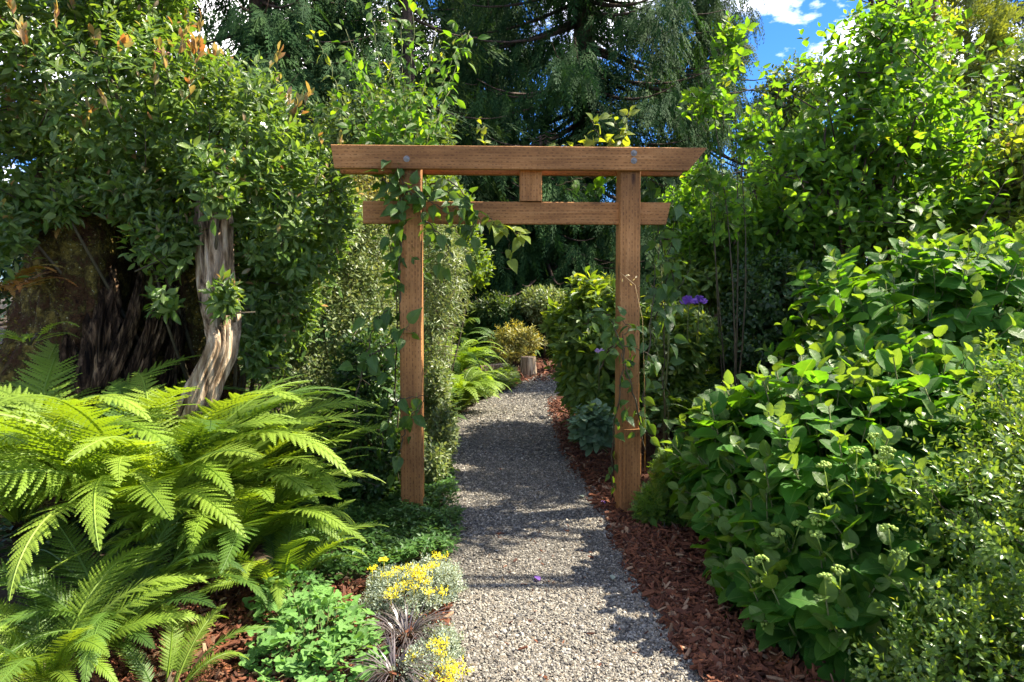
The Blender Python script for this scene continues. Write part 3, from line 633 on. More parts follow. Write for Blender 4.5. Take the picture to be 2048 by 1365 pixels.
# ================================================================ FERNS
def frond_tpl(nP=24, e0=78, e1=-15, wid=.22, nT=9, bend=0.0, seed=0, droop=.35, start=.16, toothy=1.0):
    rr = random.Random(seed); v, q, uv = [], [], []
    def quad(a, b, c_, d_):
        k = len(v); v.extend([tuple(a), tuple(b), tuple(c_), tuple(d_)]); q.append((k, k+1, k+2, k+3)); uv.extend([(0, 0)]*4)
    n = 40; p = np.zeros(3); pts = []; dirs = []
    for i in range(n+1):
        t = i/n; e = rad(e0+(e1-e0)*t**1.5); b = bend*t*t; d = np.array([math.cos(e)*math.sin(b), math.cos(e)*math.cos(b), math.sin(e)]); pts.append(p.copy()); dirs.append(d); p = p+d/n
    pts = np.array(pts); dirs = np.array(dirs)
    for i in range(n):   # rachis, a thin roof shape
        w0 = .009*(1-i/n)+.0015; s_ = nrm(np.cross(dirs[i], [0, 0, 1.])); u_ = np.cross(s_, dirs[i])*w0
        quad(pts[i]-s_*w0, pts[i]+u_, pts[i+1]+u_, pts[i+1]-s_*w0); quad(pts[i]+u_, pts[i]+s_*w0, pts[i+1]+s_*w0, pts[i+1]+u_)
    for k in range(nP):
        t = start+(1-start)*(k+.5)/nP; i = min(int(t*n), n-1); f = t*n-i; o_ = pts[i]*(1-f)+pts[i+1]*f; d = dirs[i]; s_ = nrm(np.cross(d, [0, 0, 1.])); up = np.cross(s_, d)
        u = (t-start)/(1-start); ln = wid*(math.sin(math.pi*min(1, (u*.86+.14))**.8))**.8*rr.uniform(.9, 1.08)
        pw = (1-start)/nP*.46
        for sd in (-1, 1):
            ang = rad(68-28*u+rr.uniform(-5, 5)); lift = rr.uniform(-.05, .2)
            pd0 = nrm(s_*sd*math.sin(ang)+d*math.cos(ang)+up*lift)
            wv = np.cross(pd0, up*sd); wv = nrm(wv)   # along the frond
            last = o_; pr = o_
            for j in range(nT):
                a = j/nT; b = (j+1)/nT; dd = nrm(pd0+np.array([0, 0, -droop])*b*1.0+d*.25*b); nxt = pr+dd*ln/nT
                wd = pw*(1-.9*a**1.6)*(1 if a > 0 else .8)
                for s2 in (-1, 1):
                    tipp = (pr+nxt)/2+wv*s2*wd*toothy+dd*ln/nT*.55-up*wd*.18
                    quad(pr, pr*.1+tipp*.9-dd*ln/nT*.5, tipp, nxt) if s2 > 0 else quad(pr, nxt, tipp, pr*.1+tipp*.9-dd*ln/nT*.5)
                pr = nxt
    return Tpl(v, q, uv)
FR = [frond_tpl(38, e0_, e1_, .125, 9, b, k, dr) for k, (b, dr, e0_, e1_) in enumerate(((.25, .2, 80, -25), (-.3, .3, 76, -5), (.1, .12, 72, 8), (-.1, .4, 80, -40), (.45, .25, 74, -12), (-.5, .2, 78, -20)))]
FRU = [frond_tpl(30, 62, 10, .135, 8, b, k+9, .15) for k, b in enumerate((.3, -.35))]
FRS = [frond_tpl(18, 78, 5, .11, 4, b, k+20, .2) for k, b in enumerate((.2, -.3, .05))]
FRL = [frond_tpl(18, 84, -50, .11, 3, b, k+30, .3) for k, b in enumerate((.2, -.3, .05))]
def fern(base, n, length, label, mat='fern', tpls=None, spread=1.0, az=None, group=None, tilt=(0, 26), label_cat='fern', extra=()):
    th = thing('fern_plant', label, 'fern', base, group); me = [tplmesh(t_, mat, 'frond') for t_ in (tpls or FR)]
    fr = []
    for i in range(n):
        a = (az[0]+(az[1]-az[0])*(i+.5)/n+R.normal()*.12) if az else i*2.4+R.normal()*.15
        fr.append((a, rad(R.uniform(*tilt)), length*R.uniform(.72, 1.12), i))
    for (a, tl, ln) in extra: fr.append((a, tl, ln, len(fr)))
    for a, tl, ln, i in fr:
        o = bpy.data.objects.new('frond', tplmesh((tpls or FR)[i % len(me)], 'ferndark', 'frond') if (mat == 'fern' and tpls is None and i % 6 == 4) else me[i % len(me)]); COL.objects.link(o); o.parent = th
        m_ = Matrix.Rotation(-a, 4, 'Z') @ Matrix.Rotation(-tl, 4, 'X') @ Matrix.Rotation(R.normal()*.18, 4, 'Y')
        s_ = ln; o.matrix_basis = Matrix.Translation((math.sin(a)*.04, math.cos(a)*.04, .02)) @ m_ @ Matrix.Diagonal((s_*R.uniform(.9, 1.15), s_, s_, 1))
    # dark crown of old stalks
    st = MB(); b = np.array(base)
    for i in range(16):
        a = R.random()*6.28; l_ = length*R.uniform(.1, .25); st.tube([b, b+np.array([math.sin(a)*l_*.4, math.cos(a)*l_*.4, l_*.7]), b+np.array([math.sin(a)*l_, math.cos(a)*l_, l_*.8])], [.008, .005, .002], 4)
    part('crown', st, 'twig', th)
    return th
GF = 'lady ferns massed in front of the old stump'
fern(P(300, 1040, 3.15)*[1, 1, 0]+[0, 0, .22], 56, 1.24, 'tallest bright lady fern in the middle of the ferns below the pale split stump wood', group=GF)
fern(P(40, 1000, 3.25)*[1, 1, 0]+[0, 0, .28], 52, 1.22, 'bright lady fern arching at the left edge below the mossy stump', group=GF)
fern(P(475, 1000, 3.3)*[1, 1, 0]+[0, 0, .05], 46, .88, 'lady fern with pale lit fronds reaching towards the left gate post', group=GF, extra=((1.25, .1, .95), (1.0, .35, .9)))
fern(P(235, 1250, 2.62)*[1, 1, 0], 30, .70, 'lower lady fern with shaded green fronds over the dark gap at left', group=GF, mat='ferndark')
fern(P(90, 1380, 2.32)*[1, 1, 0], 30, .62, 'front lady fern at the bottom left corner beside the mulch', group=GF)
fern(P(330, 1400, 2.28)*[1, 1, 0], 14, .42, 'small lady fern with short lit fronds behind the bottom edge mulch patch', group=GF, tilt=(10, 40))
fern(P(180, 860, 3.75)*[1, 1, 0]+[0, 0, .15], 34, 1.25, 'upright lady fern tight against the base of the mossy stump', group=GF, tilt=(-5, 15))
fern(P(430, 880, 3.85)*[1, 1, 0]+[0, 0, .05], 30, 1.15, 'lady fern right of the pale buttress with fronds stretched up to the right', group=GF, tpls=FRU+FR[:2], az=(.3, 3.0))
fern(P(560, 1130, 3.05)*[1, 1, 0], 22, .55, 'low lady fern just behind the pale columbine', group=GF)
GS = 'small ferns growing on the mossy stump'
fern(P(10, 590, 3.85), 14, .42, 'bright gold and green fern sprouting at the far left of the stump', mat='ferngold', tpls=FRS, group=GS, tilt=(20, 60), az=(.6, 4.2))
fern(P(150, 470, 4.02), 9, .26, 'small yellowed fern high on the mossy face of the stump', mat='ferngold', tpls=FRS, group=GS, tilt=(20, 70), az=(1, 5))
fern(P(60, 690, 3.8), 9, .34, 'pale green fern low on the left side of the stump', mat='fern', tpls=FRS, group=GS, tilt=(25, 60), az=(1, 5))
fern(P(25, 480, 3.9), 8, .3, 'brown tipped fern above the bright one on the stump', mat='ferngold', tpls=FRS, group=GS, tilt=(10, 50), az=(1, 5))
fern(P(640, 850, 4.3)*[1, 1, 0], 10, .55, 'thin sword fern in shade left of the gate post', mat='ferndark', tpls=FRS, tilt=(-5, 25))
fern(P(918, 768, 7.5)*[1, 1, 0], 80, .72, 'bright light green fern clump behind the gate left of the path', mat='fern', tpls=FRL, tilt=(-8, 18))
fern(P(900, 742, 9.3)*[1, 1, 0], 60, 1.0, 'second bright fern clump just behind the one at the path edge', mat='fern', tpls=FRL, tilt=(-12, 20))
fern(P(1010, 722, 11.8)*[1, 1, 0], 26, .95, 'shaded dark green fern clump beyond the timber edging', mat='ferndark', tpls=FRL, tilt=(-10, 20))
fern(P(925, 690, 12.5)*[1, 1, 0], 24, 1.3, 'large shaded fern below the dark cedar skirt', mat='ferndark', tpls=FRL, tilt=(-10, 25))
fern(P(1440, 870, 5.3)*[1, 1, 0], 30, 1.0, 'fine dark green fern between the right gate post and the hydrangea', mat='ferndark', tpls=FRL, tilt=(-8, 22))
fern(P(1385, 780, 6.8)*[1, 1, 0], 28, 1.2, 'feathery light fern under the purple flower', mat='fern', tpls=FRL, tilt=(-8, 14))

# ================================================================ SHRUBS
# glossy shrub over the stump
hl = [lobe(60, 120, 4.1, 210, 200, .7), lobe(260, 210, 4.2, 200, 190, .7), lobe(450, 280, 4.3, 170, 165, .6), lobe(590, 420, 4.4, 125, 160, .5), lobe(560, 590, 4.45, 85, 130, .35), lobe(330, 470, 3.95, 75, 75, .25), lobe(60, 350, 3.95, 110, 110, .3), lobe(445, 590, 3.75, 35, 45, .1), lobe(425, 365, 3.8, 60, 62, .14), lobe(325, 600, 3.85, 32, 26, .08), lobe(520, 690, 4.2, 50, 60, .2), lobe(130, 400, 3.8, 45, 40, .12), lobe(20, 470, 3.75, 50, 70, .15), lobe(240, 380, 3.85, 80, 50, .15), lobe(150, -60, 4.2, 220, 140, .6)]
honey, hp, hd = shrub('glossy_shrub', 'big glossy small leaved shrub with bronze tips spilling over the old stump', 'shrub', hl, (-2.0, 4.75, 0), 2900, T_oval, 'hon', .08, k=8, sl=.12, lim=300,
      inner=2500, tip='hontip', tipfrac=.10, up=.7, rnd=.4, stems=24, stemr=.02, wide=.95)
# bronze shoots and pink flowers along its crest
ks = [i for i in range(len(hp)) if hp[i][2] > 2.2 and hp[i][1] < 4.6]; R.shuffle(ks); mb = MB(); mt = MB()
for i in ks[:150]:
    l_ = R.uniform(.1, .26); d = nrm(hd[i]+np.array([0, 0, 1.0])); tpp = hp[i]+d*l_; mt.tube([hp[i], hp[i]+d*l_*.5+R.normal(size=3)*.006, tpp], [.003, .0025, .0012], 3)
    n = 7; yv = nrm(d+rdir(n)*.55); mb.cloud(T_oval, hp[i]+d*l_*R.uniform(.45, 1, n)[:, None], frames(yv, rdir(n)), R.uniform(.045, .075, n))
part('new_growth', mb, 'hontip', honey, stuff=True); part('shoot', mt, 'twig', honey, stuff=True)
for i in ks[160:178]:
    mb = MB(); n = 34; c0 = hp[i]+hd[i]*.04; mb.cloud(T_micro, c0+R.normal(size=(n, 3))*[.018, .018, .006], frames(rdir(n)+hd[i], rdir(n)), .016); part('flower_cluster', mb, 'pink', honey)
# shrubs left of the left post
shrub('pale_shrub', 'pale green fine leaved shrub between the glossy shrub and the left gate post', 'shrub', [lobe(690, 480, 5.2, 95, 120, .4), lobe(650, 650, 5.0, 95, 120, .4), lobe(730, 640, 5.1, 75, 140, .4), lobe(620, 770, 4.8, 100, 110, .4), lobe(700, 800, 4.9, 90, 120, .4)], (-1.2, 5.1, 0), 2600, T_oval, 'pale', .045, k=8, sl=.12, lim=300, inner=2500, tp_lo=T_oval_lo, up=.8, rnd=.5, stems=20)
shrub('yellow_shrub', 'yellow leaved shrub showing under the left end of the top beam', 'shrub', [lobe(740, 380, 6.4, 90, 70, .5)], (-1.35, 6.5, 0), 500, T_oval, 'golden', .05, k=7, sl=.12, lim=150, tp_lo=T_oval_lo, up=.5, stems=6)
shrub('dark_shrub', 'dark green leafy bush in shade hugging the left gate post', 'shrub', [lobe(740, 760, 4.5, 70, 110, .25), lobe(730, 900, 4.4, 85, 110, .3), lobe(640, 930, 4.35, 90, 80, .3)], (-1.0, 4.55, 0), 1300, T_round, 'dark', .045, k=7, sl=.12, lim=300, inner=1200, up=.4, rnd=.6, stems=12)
shrub('maple_shrub', 'pale feathery leaved shrub just behind the left gate post', 'shrub', [lobe(890, 560, 6.2, 50, 110, .4), lobe(850, 470, 6.3, 55, 80, .4), lobe(875, 680, 6.0, 35, 90, .3), lobe(800, 560, 6.4, 70, 130, .4)], (-.8, 6.2, 0), 1500, T_oval_lo, 'pale', .07, k=8, sl=.14, lim=260, minpx=8, up=.05, rnd=.6, droop=.3, stems=8, wide=.5, rough=.7, fr=3)
shrub('broad_shrub', 'green broad leaved bush behind the tie beam at left', 'shrub', [lobe(870, 420, 7.2, 80, 70, .6), lobe(940, 520, 7.6, 40, 60, .4)], (-.75, 7.2, 0), 500, T_round, 'rho', .08, k=7, sl=.12, lim=200, stems=6)
# rhododendron right of the path
shrub('rhododendron', 'rounded rhododendron with sunlit top coloured yellow green beside the path behind the right post', 'shrub', [lobe(1185, 700, 5.9, 78, 120, .5), lobe(1220, 635, 6.1, 72, 75, .5), lobe(1180, 770, 5.7, 56, 55, .35), lobe(1120, 640, 6.2, 30, 28, .2)], (.72, 6.1, 0), 620, T_rho, 'rho', .125, k=7, sl=.10, lim=300, inner=900, up=.6, rnd=.4, stems=12, tip='yel', tipfrac=.95, spread=(45, 85), rough=.4)  # sunlight on the top is put into the leaf colour as yellow tips
shrub('rhododendron', 'yellow green leafed rhododendron beyond the right gate post below the vine', 'shrub', [lobe(1340, 680, 5.8, 90, 75, .5), lobe(1400, 560, 6.6, 80, 45, .5), lobe(1330, 780, 5.6, 60, 60, .3)], (1.5, 6.3, 0), 700, T_rho, 'rho', .11, k=7, sl=.10, lim=300, inner=800, up=.6, rnd=.4, stems=12, tip='yel', tipfrac=.9, spread=(45, 85))
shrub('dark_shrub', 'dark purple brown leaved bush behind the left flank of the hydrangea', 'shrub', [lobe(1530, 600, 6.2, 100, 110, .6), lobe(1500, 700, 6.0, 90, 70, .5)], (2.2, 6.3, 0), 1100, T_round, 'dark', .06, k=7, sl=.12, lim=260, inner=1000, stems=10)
shrub('perennial_plant', 'pale leafy perennial growing against the path side of the left post', 'plant', [lobe(872, 790, 5.3, 30, 70, .2), lobe(885, 860, 5.0, 34, 55, .2), lobe(868, 920, 4.7, 32, 45, .2)], G(872, 950), 520, T_oval, 'pale', .05, k=8, sl=.10, lim=250, minpx=8, up=.9, rnd=.5, stems=9, stemr=.005, stemmat='greentwig')
shrub('hazel_bush', 'mid green leafy bush filling the gap under the bright small tree', 'shrub', [lobe(1430, 480, 6.6, 85, 85, .4), lobe(1620, 545, 6.7, 110, 60, .4), lobe(1370, 430, 7.0, 50, 60, .4)], (2.3, 6.8, 0), 900, T_bright, 'bright', .085, k=7, sl=.18, lim=200, up=.4, rnd=.6, stems=10, rough=.5)
# hydrangeas
def hydrangea(label, lobes, base, nsh, leafs, buds, group):
    th = thing('hydrangea', label, 'hydrangea', base, group)
    p, nn = on_lobes(lobes, nsh, (.86, 1.08), .28, 2.6)
    pos, Rm, sz, d = shoots(p, nn, up=.75, rnd=.22, k=8, sl=.26, leaf=leafs, spread=(28, 82), jit=.22, whorl=True, droop=.1)
    young = (np.arange(len(pos))//len(p)) >= 6
    sz = np.where(young, sz*.8, sz)
    idx = pick_front(pos+np.array([0, 0, .02]), sz, 300, 14); a = idx[~young[idx]]; b = idx[young[idx]]
    put_parts(th, 'leaf', [tplmesh(t_, 'hyd') for t_ in HYD], pos[a], Rm[a], sz[a])
    put_parts(th, 'leaf', [tplmesh(t_, 'hydyoung') for t_ in HYD], pos[b], Rm[b], sz[b], None)
    mk = np.ones(len(pos), bool); mk[idx] = False; mb = MB(); j = np.nonzero(mk & ~young)[0]
    for k in range(4): jj = j[k::4]; mb.cloud(HYD[k], pos[jj], Rm[jj], sz[jj])
    j = np.nonzero(mk & young)[0]; mb.cloud(HYD[1], pos[j], Rm[j], sz[j], mi=1)
    part('foliage', mb, ['hyd', 'hydyoung'], th, stuff=True)
    st = MB(); bb = np.array(base)
    for i in range(len(p)):
        q0 = p[i]-d[i]*.26; b0 = bb+np.append((q0-bb)[:2]*.35, 0); m_ = b0*.45+q0*.55-np.array([0, 0, .05]); ts = np.linspace(0, 1, 5)[:, None]
        st.tube(np.concatenate([(1-ts)**2*b0+2*ts*(1-ts)*m_+ts**2*q0, [p[i]]]), [.006, .006, .0055, .005, .0045, .003], 4)
    part('stem', st, 'greentwig', th, stuff=True)
    px, py, dd = project(p); vis = [i for i in np.argsort(dd) if 1340 < px[i] < 1900 and py[i] > 760][:int(buds*2.2)]; R.shuffle(vis)
    for i in vis[:buds]:
        mb = MB(); c0 = p[i]+d[i]*.06+np.array([0, -.01, .02]); n = 18; q_ = nrm(R.normal(size=(n, 3))+np.array([0, 0, .9]))*[.026, .026, .012]
        mb.cloud(ROCKS[0], c0+q_, rand_rot(n), R.uniform(.005, .008, n)); mb.tube([p[i]-d[i]*.02, c0], [.003, .002], 4); part('flower_bud', mb, 'bud', th)
    return th
GH = 'hydrangeas on the right of the path'
hydrangea('front hydrangea with shaded large leaves and green flower buds over the bark mulch edge', [(np.array([1.62, 3.35, .50]), np.array([.66, .85, .50])), (np.array([1.50, 2.75, .34]), np.array([.42, .55, .36])), (np.array([2.2, 3.5, .62]), np.array([.7, .8, .55])), (np.array([1.24, 3.75, .42]), np.array([.36, .45, .38])), (np.array([1.22, 3.15, .26]), np.array([.30, .40, .28])), (np.array([1.17, 2.95, .2]), np.array([.27, .36, .24])), (np.array([1.24, 2.6, .2]), np.array([.28, .3, .24]))], (1.7, 3.3, 0), 760, .145, 30, GH)
hydrangea('tall back hydrangea with sunlit yellow green leaves at the right edge', [(np.array([2.85, 4.6, 1.0]), np.array([.95, .8, .72])), (np.array([3.7, 5.0, 1.15]), np.array([1.0, .9, .72])), (np.array([2.35, 4.2, .75]), np.array([.6, .6, .5]))], (3.0, 4.8, 0), 640, .16, 0, GH)
# fine shrub in the lower right corner
shrub('box_leaved_shrub', 'small leaved light green shrub filling the lower right corner before the hydrangea', 'shrub', [(np.array([1.98, 2.25, .52]), np.array([.62, .45, .50])), (np.array([1.50, 2.05, .22]), np.array([.40, .35, .30])), (np.array([2.25, 2.6, .75]), np.array([.5, .4, .45])), (np.array([1.75, 1.75, .2]), np.array([.5, .4, .3]))], (1.9, 2.3, 0), 2600, T_round, 'box', .029, k=15, sl=.13, lim=300, inner=3500, up=.35, rnd=.45, stems=24, stemr=.008, wide=.8, tip='yel', tipfrac=.3, shell=(.75, 1.12), rough=.45, fr=3.0, spread=(25, 65))  # yellow tip leaves paint sunlit shoots onto a bush standing in shade
# small things by the right post
shrub('dwarf_cypress', 'golden tipped dwarf cypress at the foot of the right gate post', 'shrub', [lobe(1345, 950, 4.15, 34, 48, .13), lobe(1305, 1015, 4.0, 32, 38, .11), lobe(1355, 1020, 4.05, 36, 48, .13)], G(1320, 1065), 650, SPRAYLO[0], 'bright', .075, k=4, sl=.05, lim=0, inner=300, tp_lo=SPRAYLO[0], tip='yel', tipfrac=.5, up=.6, rnd=.4, stems=6, stemr=.006, wide=1.3, spread=(20, 60))
shrub('hosta_plant', 'grey green mottled leafy perennial on the mulch left of the right post', 'plant', [lobe(1190, 850, 4.95, 42, 42, .15)], G(1195, 905), 90, T_round, 'hosta', .085, k=6, sl=.06, lim=250, up=1.2, stems=5, stemr=.004, stemmat='greentwig', spread=(40, 80), twigs=False)
# beyond the gate
shrub('golden_shrub', 'small yellow speckled shrub behind the cut log seat', 'shrub', [lobe(1035, 685, 11.4, 44, 36, .35), lobe(1010, 708, 11.1, 26, 18, .2)], P(1040, 720, 11.4)*[1, 1, 0], 520, T_oval_lo, 'golden', .085, rough=.7, fr=3, k=6, sl=.1, lim=0, stems=6)
shrub('undergrowth_shrub', 'mid green bush left of the dark cedar skirt', 'shrub', [lobe(870, 610, 13, 60, 50, .8), lobe(800, 560, 12, 70, 80, .8)], P(870, 690, 13)*[1, 1, 0], 700, T_oval_lo, 'wood', .12, k=7, sl=.16, lim=0, stems=6, group='bushes under the cedars')
shrub('undergrowth_shrub', 'soft green bush below the centre of the cedar', 'shrub', [lobe(1000, 620, 12.8, 60, 32, .6)], P(1000, 660, 12.8)*[1, 1, 0], 500, T_oval_lo, 'wood', .12, k=7, sl=.16, lim=0, stems=6, group='bushes under the cedars')
shrub('undergrowth_shrub', 'lit pale bush below the cedar left of the rhododendron', 'shrub', [lobe(1085, 610, 12.5, 48, 38, .6)], P(1090, 650, 12.5)*[1, 1, 0], 500, T_oval_lo, 'pale', .12, k=7, sl=.16, lim=0, stems=6, group='bushes under the cedars')

# ================================================================ BACKLIT SMALL TREES, right
def multistem(name, label, base, lobes, nsh, tp, mat, leaf, lim=300, stems=12, stemr=.03, **kw):
    return shrub(name, label, 'tree', lobes, base, nsh, tp, mat, leaf, lim=lim, stems=stems, stemr=stemr, **kw)
multistem('dogwood_tree', 'sunlit multi stemmed small tree with bright yellow green leaves above the hydrangea', P(1680, 560, 6.9)*[1, 1, 0],
    [lobe(1755, 170, 6.9, 130, 125, .8), lobe(1640, 330, 6.9, 160, 120, .9), lobe(1820, 300, 6.6, 160, 130, .8), lobe(1560, 430, 6.6, 120, 90, .6), lobe(1740, 440, 6.7, 200, 80, .9), lobe(1790, 50, 7.0, 80, 60, .5), lobe(1960, 400, 6.3, 110, 90, .6), lobe(1480, 500, 6.7, 70, 70, .4)],
    1800, T_bright, 'bright', .115, k=7, sl=.26, inner=500, tip='yel', tipfrac=.12, up=.35, rnd=.75, shell=(.3, 1.25), rough=.95, fr=3.4, stems=48, stemmat='bark')
multistem('sapling', 'slender sapling with sparse lit leaves against the sky beside the beam end', P(1470, 620, 5.4)*[1, 1, 0],
    [lobe(1460, 90, 5.4, 42, 75, .25), lobe(1420, 210, 5.4, 60, 45, .3), lobe(1500, 270, 5.5, 50, 60, .3), lobe(1400, 350, 5.5, 45, 45, .3), lobe(1450, 420, 5.4, 60, 60, .3)],
    130, T_bright, 'bright', .09, k=6, sl=.15, tip='yel', tipfrac=.4, up=.4, rnd=.7, shell=(.3, 1.1), stems=5, stemr=.009)
multistem('sapling', 'orange tipped small tree at the right edge above the hydrangea', P(2010, 560, 6.0)*[1, 1, 0], [lobe(2030, 360, 6.0, 90, 120, .5)], 260, T_bright, 'yel', .10, k=6, sl=.15, tip='hontip', tipfrac=.3, up=.4, rnd=.7, shell=(.3, 1.1), stems=8, stemr=.014)

ot = thing('overhanging_tree', 'tree at the right whose high branches overhang the hydrangea and shade the path', 'tree', (7.2, 4.4, 0))
ol = [(np.array([3.7, 5.1, 4.9]), np.array([.75, .5, .35])), (np.array([4.7, 6.0, 5.1]), np.array([.8, .6, .45])), (np.array([2.9, 4.3, 4.9]), np.array([.35, .3, .25]))]
p, nn = on_lobes(ol, 330, (.4, 1.1), .4); pos, Rm, sz, d = shoots(p, nn, up=.3, rnd=.7, k=7, sl=.22, leaf=.15); mb = MB(); mb.cloud(T_oval_lo, pos, Rm, sz); part('crown', mb, 'bright', ot, stuff=True)
mb = MB(); mb.tube([(7.2, 4.4, -.1), (7.15, 4.4, 2.2), (7.1, 4.45, 4.6), (7.0, 4.5, 6.5)], [.2, .16, .12, .04], 10); part('trunk', mb, 'bark', ot); mb = MB()
for l in ol:
    for _ in range(3): e = l[0]+(R.random(3)-.5)*l[1]; mb.tube([(7.15, 4.4, 4.0), ((7.15+e[0])/2, (4.4+e[1])/2, 5.0), e], [.05, .035, .01], 6)
part('branch', mb, 'bark', ot, stuff=True)
# ================================================================ CLIMBERS
def vine(name, label, cat, strands, leaf, mat, tp=None, lim=300, stemr=.0055, per=14, group=None, stemmat='twig', tipmat=None, hang=.6, jit=.04):
    """strands: lists of world points; leaf pairs hang along them"""
    b = strands[0][0]; th = thing(name, label, cat, (b[0], b[1], max(b[2], 0)), group); st = MB(); A, Y, Z, SZ = [], [], [], []
    for s_ in strands:
        s_ = np.array(s_); n = 30; t = np.linspace(0, len(s_)-1, n); p3 = np.stack([np.interp(t, range(len(s_)), s_[:, k]) for k in range(3)], 1)
        for _ in range(3): p3[1:-1] = (p3[:-2]+2*p3[1:-1]+p3[2:])/4
        p3[1:] += R.normal(size=(n-1, 3))*.006
        st.tube(p3, np.linspace(stemr, stemr*.4, n), 5)
        L_ = np.sum(np.linalg.norm(np.diff(p3, axis=0), axis=1)); m = max(2, int(L_*per)); ii = R.uniform(1, n-1.01, m); i0 = ii.astype(int); pp = p3[i0]+(p3[i0+1]-p3[i0])*(ii-i0)[:, None]
        dr = rdir(m); dr[:, 1] -= .35; A.append(pp+dr*jit*R.random((m, 1))); Y.append(nrm(dr+np.array([0, 0, -hang]))); Z.append(nrm(rdir(m)*.6+np.array([0, -.6, .7]))); SZ.append(leaf*R.uniform(.6, 1.25, m))
    A, Y, Z, SZ = map(np.concatenate, (A, Y, Z, SZ)); Rm = frames(Y, Z); idx = pick_front(A, SZ, lim, 8)
    put_parts(th, 'leaf', [tplmesh(tp or T_vine, mat)], A[idx], Rm[idx], SZ[idx]); mk = np.ones(len(A), bool); mk[idx] = False; mb = MB(); mb.cloud(tp or T_vine, A[mk], Rm[mk], SZ[mk])
    if mk.any(): part('foliage', mb, mat, th, stuff=True)
    part('stem', st, stemmat, th, stuff=True); return th
g0 = 4.1
vine('clematis_vine', 'twining clematis climbing the left post and sprawling along the tie beam', 'climbing plant', [
    [G(800, 1005), P(790, 800, 4.28), P(792, 600, 4.15), P(806, 430, 4.1), P(800, 350, 4.12), P(792, 290, 4.4)],
    [P(800, 640, 4.15), P(796, 500, 4.12), P(805, 380, 4.1), P(850, 400, 4.08), P(890, 420, 4.08), P(925, 412, 4.08)],
    [P(860, 370, 4.3), P(900, 360, 4.2), P(940, 400, 4.1), P(950, 450, 4.05), P(930, 500, 4.05)],
    [P(850, 440, 4.1), P(880, 470, 4.1), P(900, 500, 4.15), P(880, 520, 4.2)],
    [P(850, 400, 4.12), P(870, 380, 4.1), P(920, 390, 4.1), P(950, 420, 4.08), P(900, 460, 4.1), P(860, 450, 4.1)],
    [P(760, 360, 4.15), P(800, 370, 4.12), P(850, 400, 4.1)]], .085, 'vine', per=34, jit=.09)
vine('clematis_sprig', 'bright backlit clematis sprig dangling under the middle of the tie beam', 'climbing plant', [[P(975, 430, 4.1), P(990, 455, 4.05), P(1010, 465, 4.02), P(1020, 490, 4.02), P(1018, 520, 4.02)], [P(990, 450, 4.05), P(1030, 465, 4.0), P(1045, 475, 4.0)]], .085, 'yel', per=26, jit=.01, lim=40, stemr=.0025)
vine('clematis_vine', 'leafy clematis wrapped round the lower half of the right gate post', 'climbing plant', [
    [G(1225, 1000), P(1226, 860, 4.1), P(1245, 760, 4.05), P(1240, 680, 4.05), P(1265, 650, 4.08), P(1235, 640, 4.1)],
    [P(1290, 900, 4.2), P(1270, 800, 4.05), P(1250, 720, 4.02), P(1230, 650, 4.05), P(1200, 620, 4.2), P(1170, 650, 4.3)],
    [P(1285, 870, 4.2), P(1290, 760, 4.15), P(1300, 660, 4.2), P(1310, 560, 4.3), P(1320, 460, 4.4), P(1290, 420, 4.4)],
    [P(1200, 740, 4.3), P(1215, 700, 4.2), P(1240, 690, 4.05), P(1280, 700, 4.1), P(1320, 720, 4.2)]], .08, 'vine', per=26, jit=.08)
vine('clematis_vine', 'loose clematis tangle beyond the right end of the tie beam', 'climbing plant', [
    [G(1330, 960), P(1330, 880, 4.7), P(1325, 700, 4.6), P(1330, 560, 4.5), P(1350, 450, 4.4), P(1345, 380, 4.4)], [P(1310, 640, 4.5), P(1350, 560, 4.5), P(1320, 480, 4.5), P(1300, 390, 4.4), P(1290, 350, 4.4)], [P(1290, 560, 4.6), P(1340, 600, 4.6), P(1380, 540, 4.6)], [P(1345, 380, 4.4), P(1300, 360, 4.4), P(1320, 440, 4.45)]], .10, 'vine', per=26, jit=.10)
vine('clematis_vine', 'clematis runner looped behind the strut under the top beam', 'climbing plant', [[P(1280, 350, 4.4), P(1220, 350, 4.42), P(1160, 358, 4.42), P(1110, 370, 4.42)], [P(1250, 345, 4.42), P(1200, 370, 4.45), P(1130, 380, 4.45)]], .085, 'bright', per=16, jit=.04, hang=1.2)
vine('clematis_sprig', 'yellow green shoots rising from the top beam above the right post', 'climbing plant', [[P(1250, 296, 4.3), P(1235, 260, 4.3), P(1222, 225, 4.3)], [P(1235, 296, 4.3), P(1195, 270, 4.3), P(1180, 235, 4.3)], [P(1255, 296, 4.3), P(1215, 285, 4.28), P(1150, 292, 4.25), P(1115, 292, 4.25)], [P(1240, 296, 4.3), P(1252, 250, 4.32), P(1262, 210, 4.35)]], .07, 'yel', per=26, jit=.02, hang=0, stemr=.0025, lim=60)
vine('clematis_sprig', 'single thin shoot standing on the middle of the top beam', 'climbing plant', [[P(972, 296, 4.3), P(962, 265, 4.3), P(955, 238, 4.3)]], .055, 'yel', per=22, jit=.01, hang=0, stemr=.002, lim=30)
canes = []
for (x0, x1, y1) in ((790, 700, 120), (800, 740, 20), (805, 770, -40), (812, 830, -20), (818, 870, 60), (822, 915, 90), (825, 900, 180), (800, 660, 200), (806, 690, 60), (815, 800, 40), (822, 850, 150), (828, 940, 60), (803, 725, 230)):
    canes.append([P(x0, 600, 4.45), P((x0*3+x1)/4, 330, 4.4), P((x0+x1)/2, (300+y1)/2+20, 4.4+R.random()*.3), P(x1, y1, 4.4+R.random()*.5)])
vine('climbing_rose', 'climbing rose with long arching canes and small yellow green leaves above the left post', 'climbing plant', canes, .075, 'bright', tp=T_bright, per=38, jit=.12, hang=.15, stemr=.005, stemmat='greentwig')
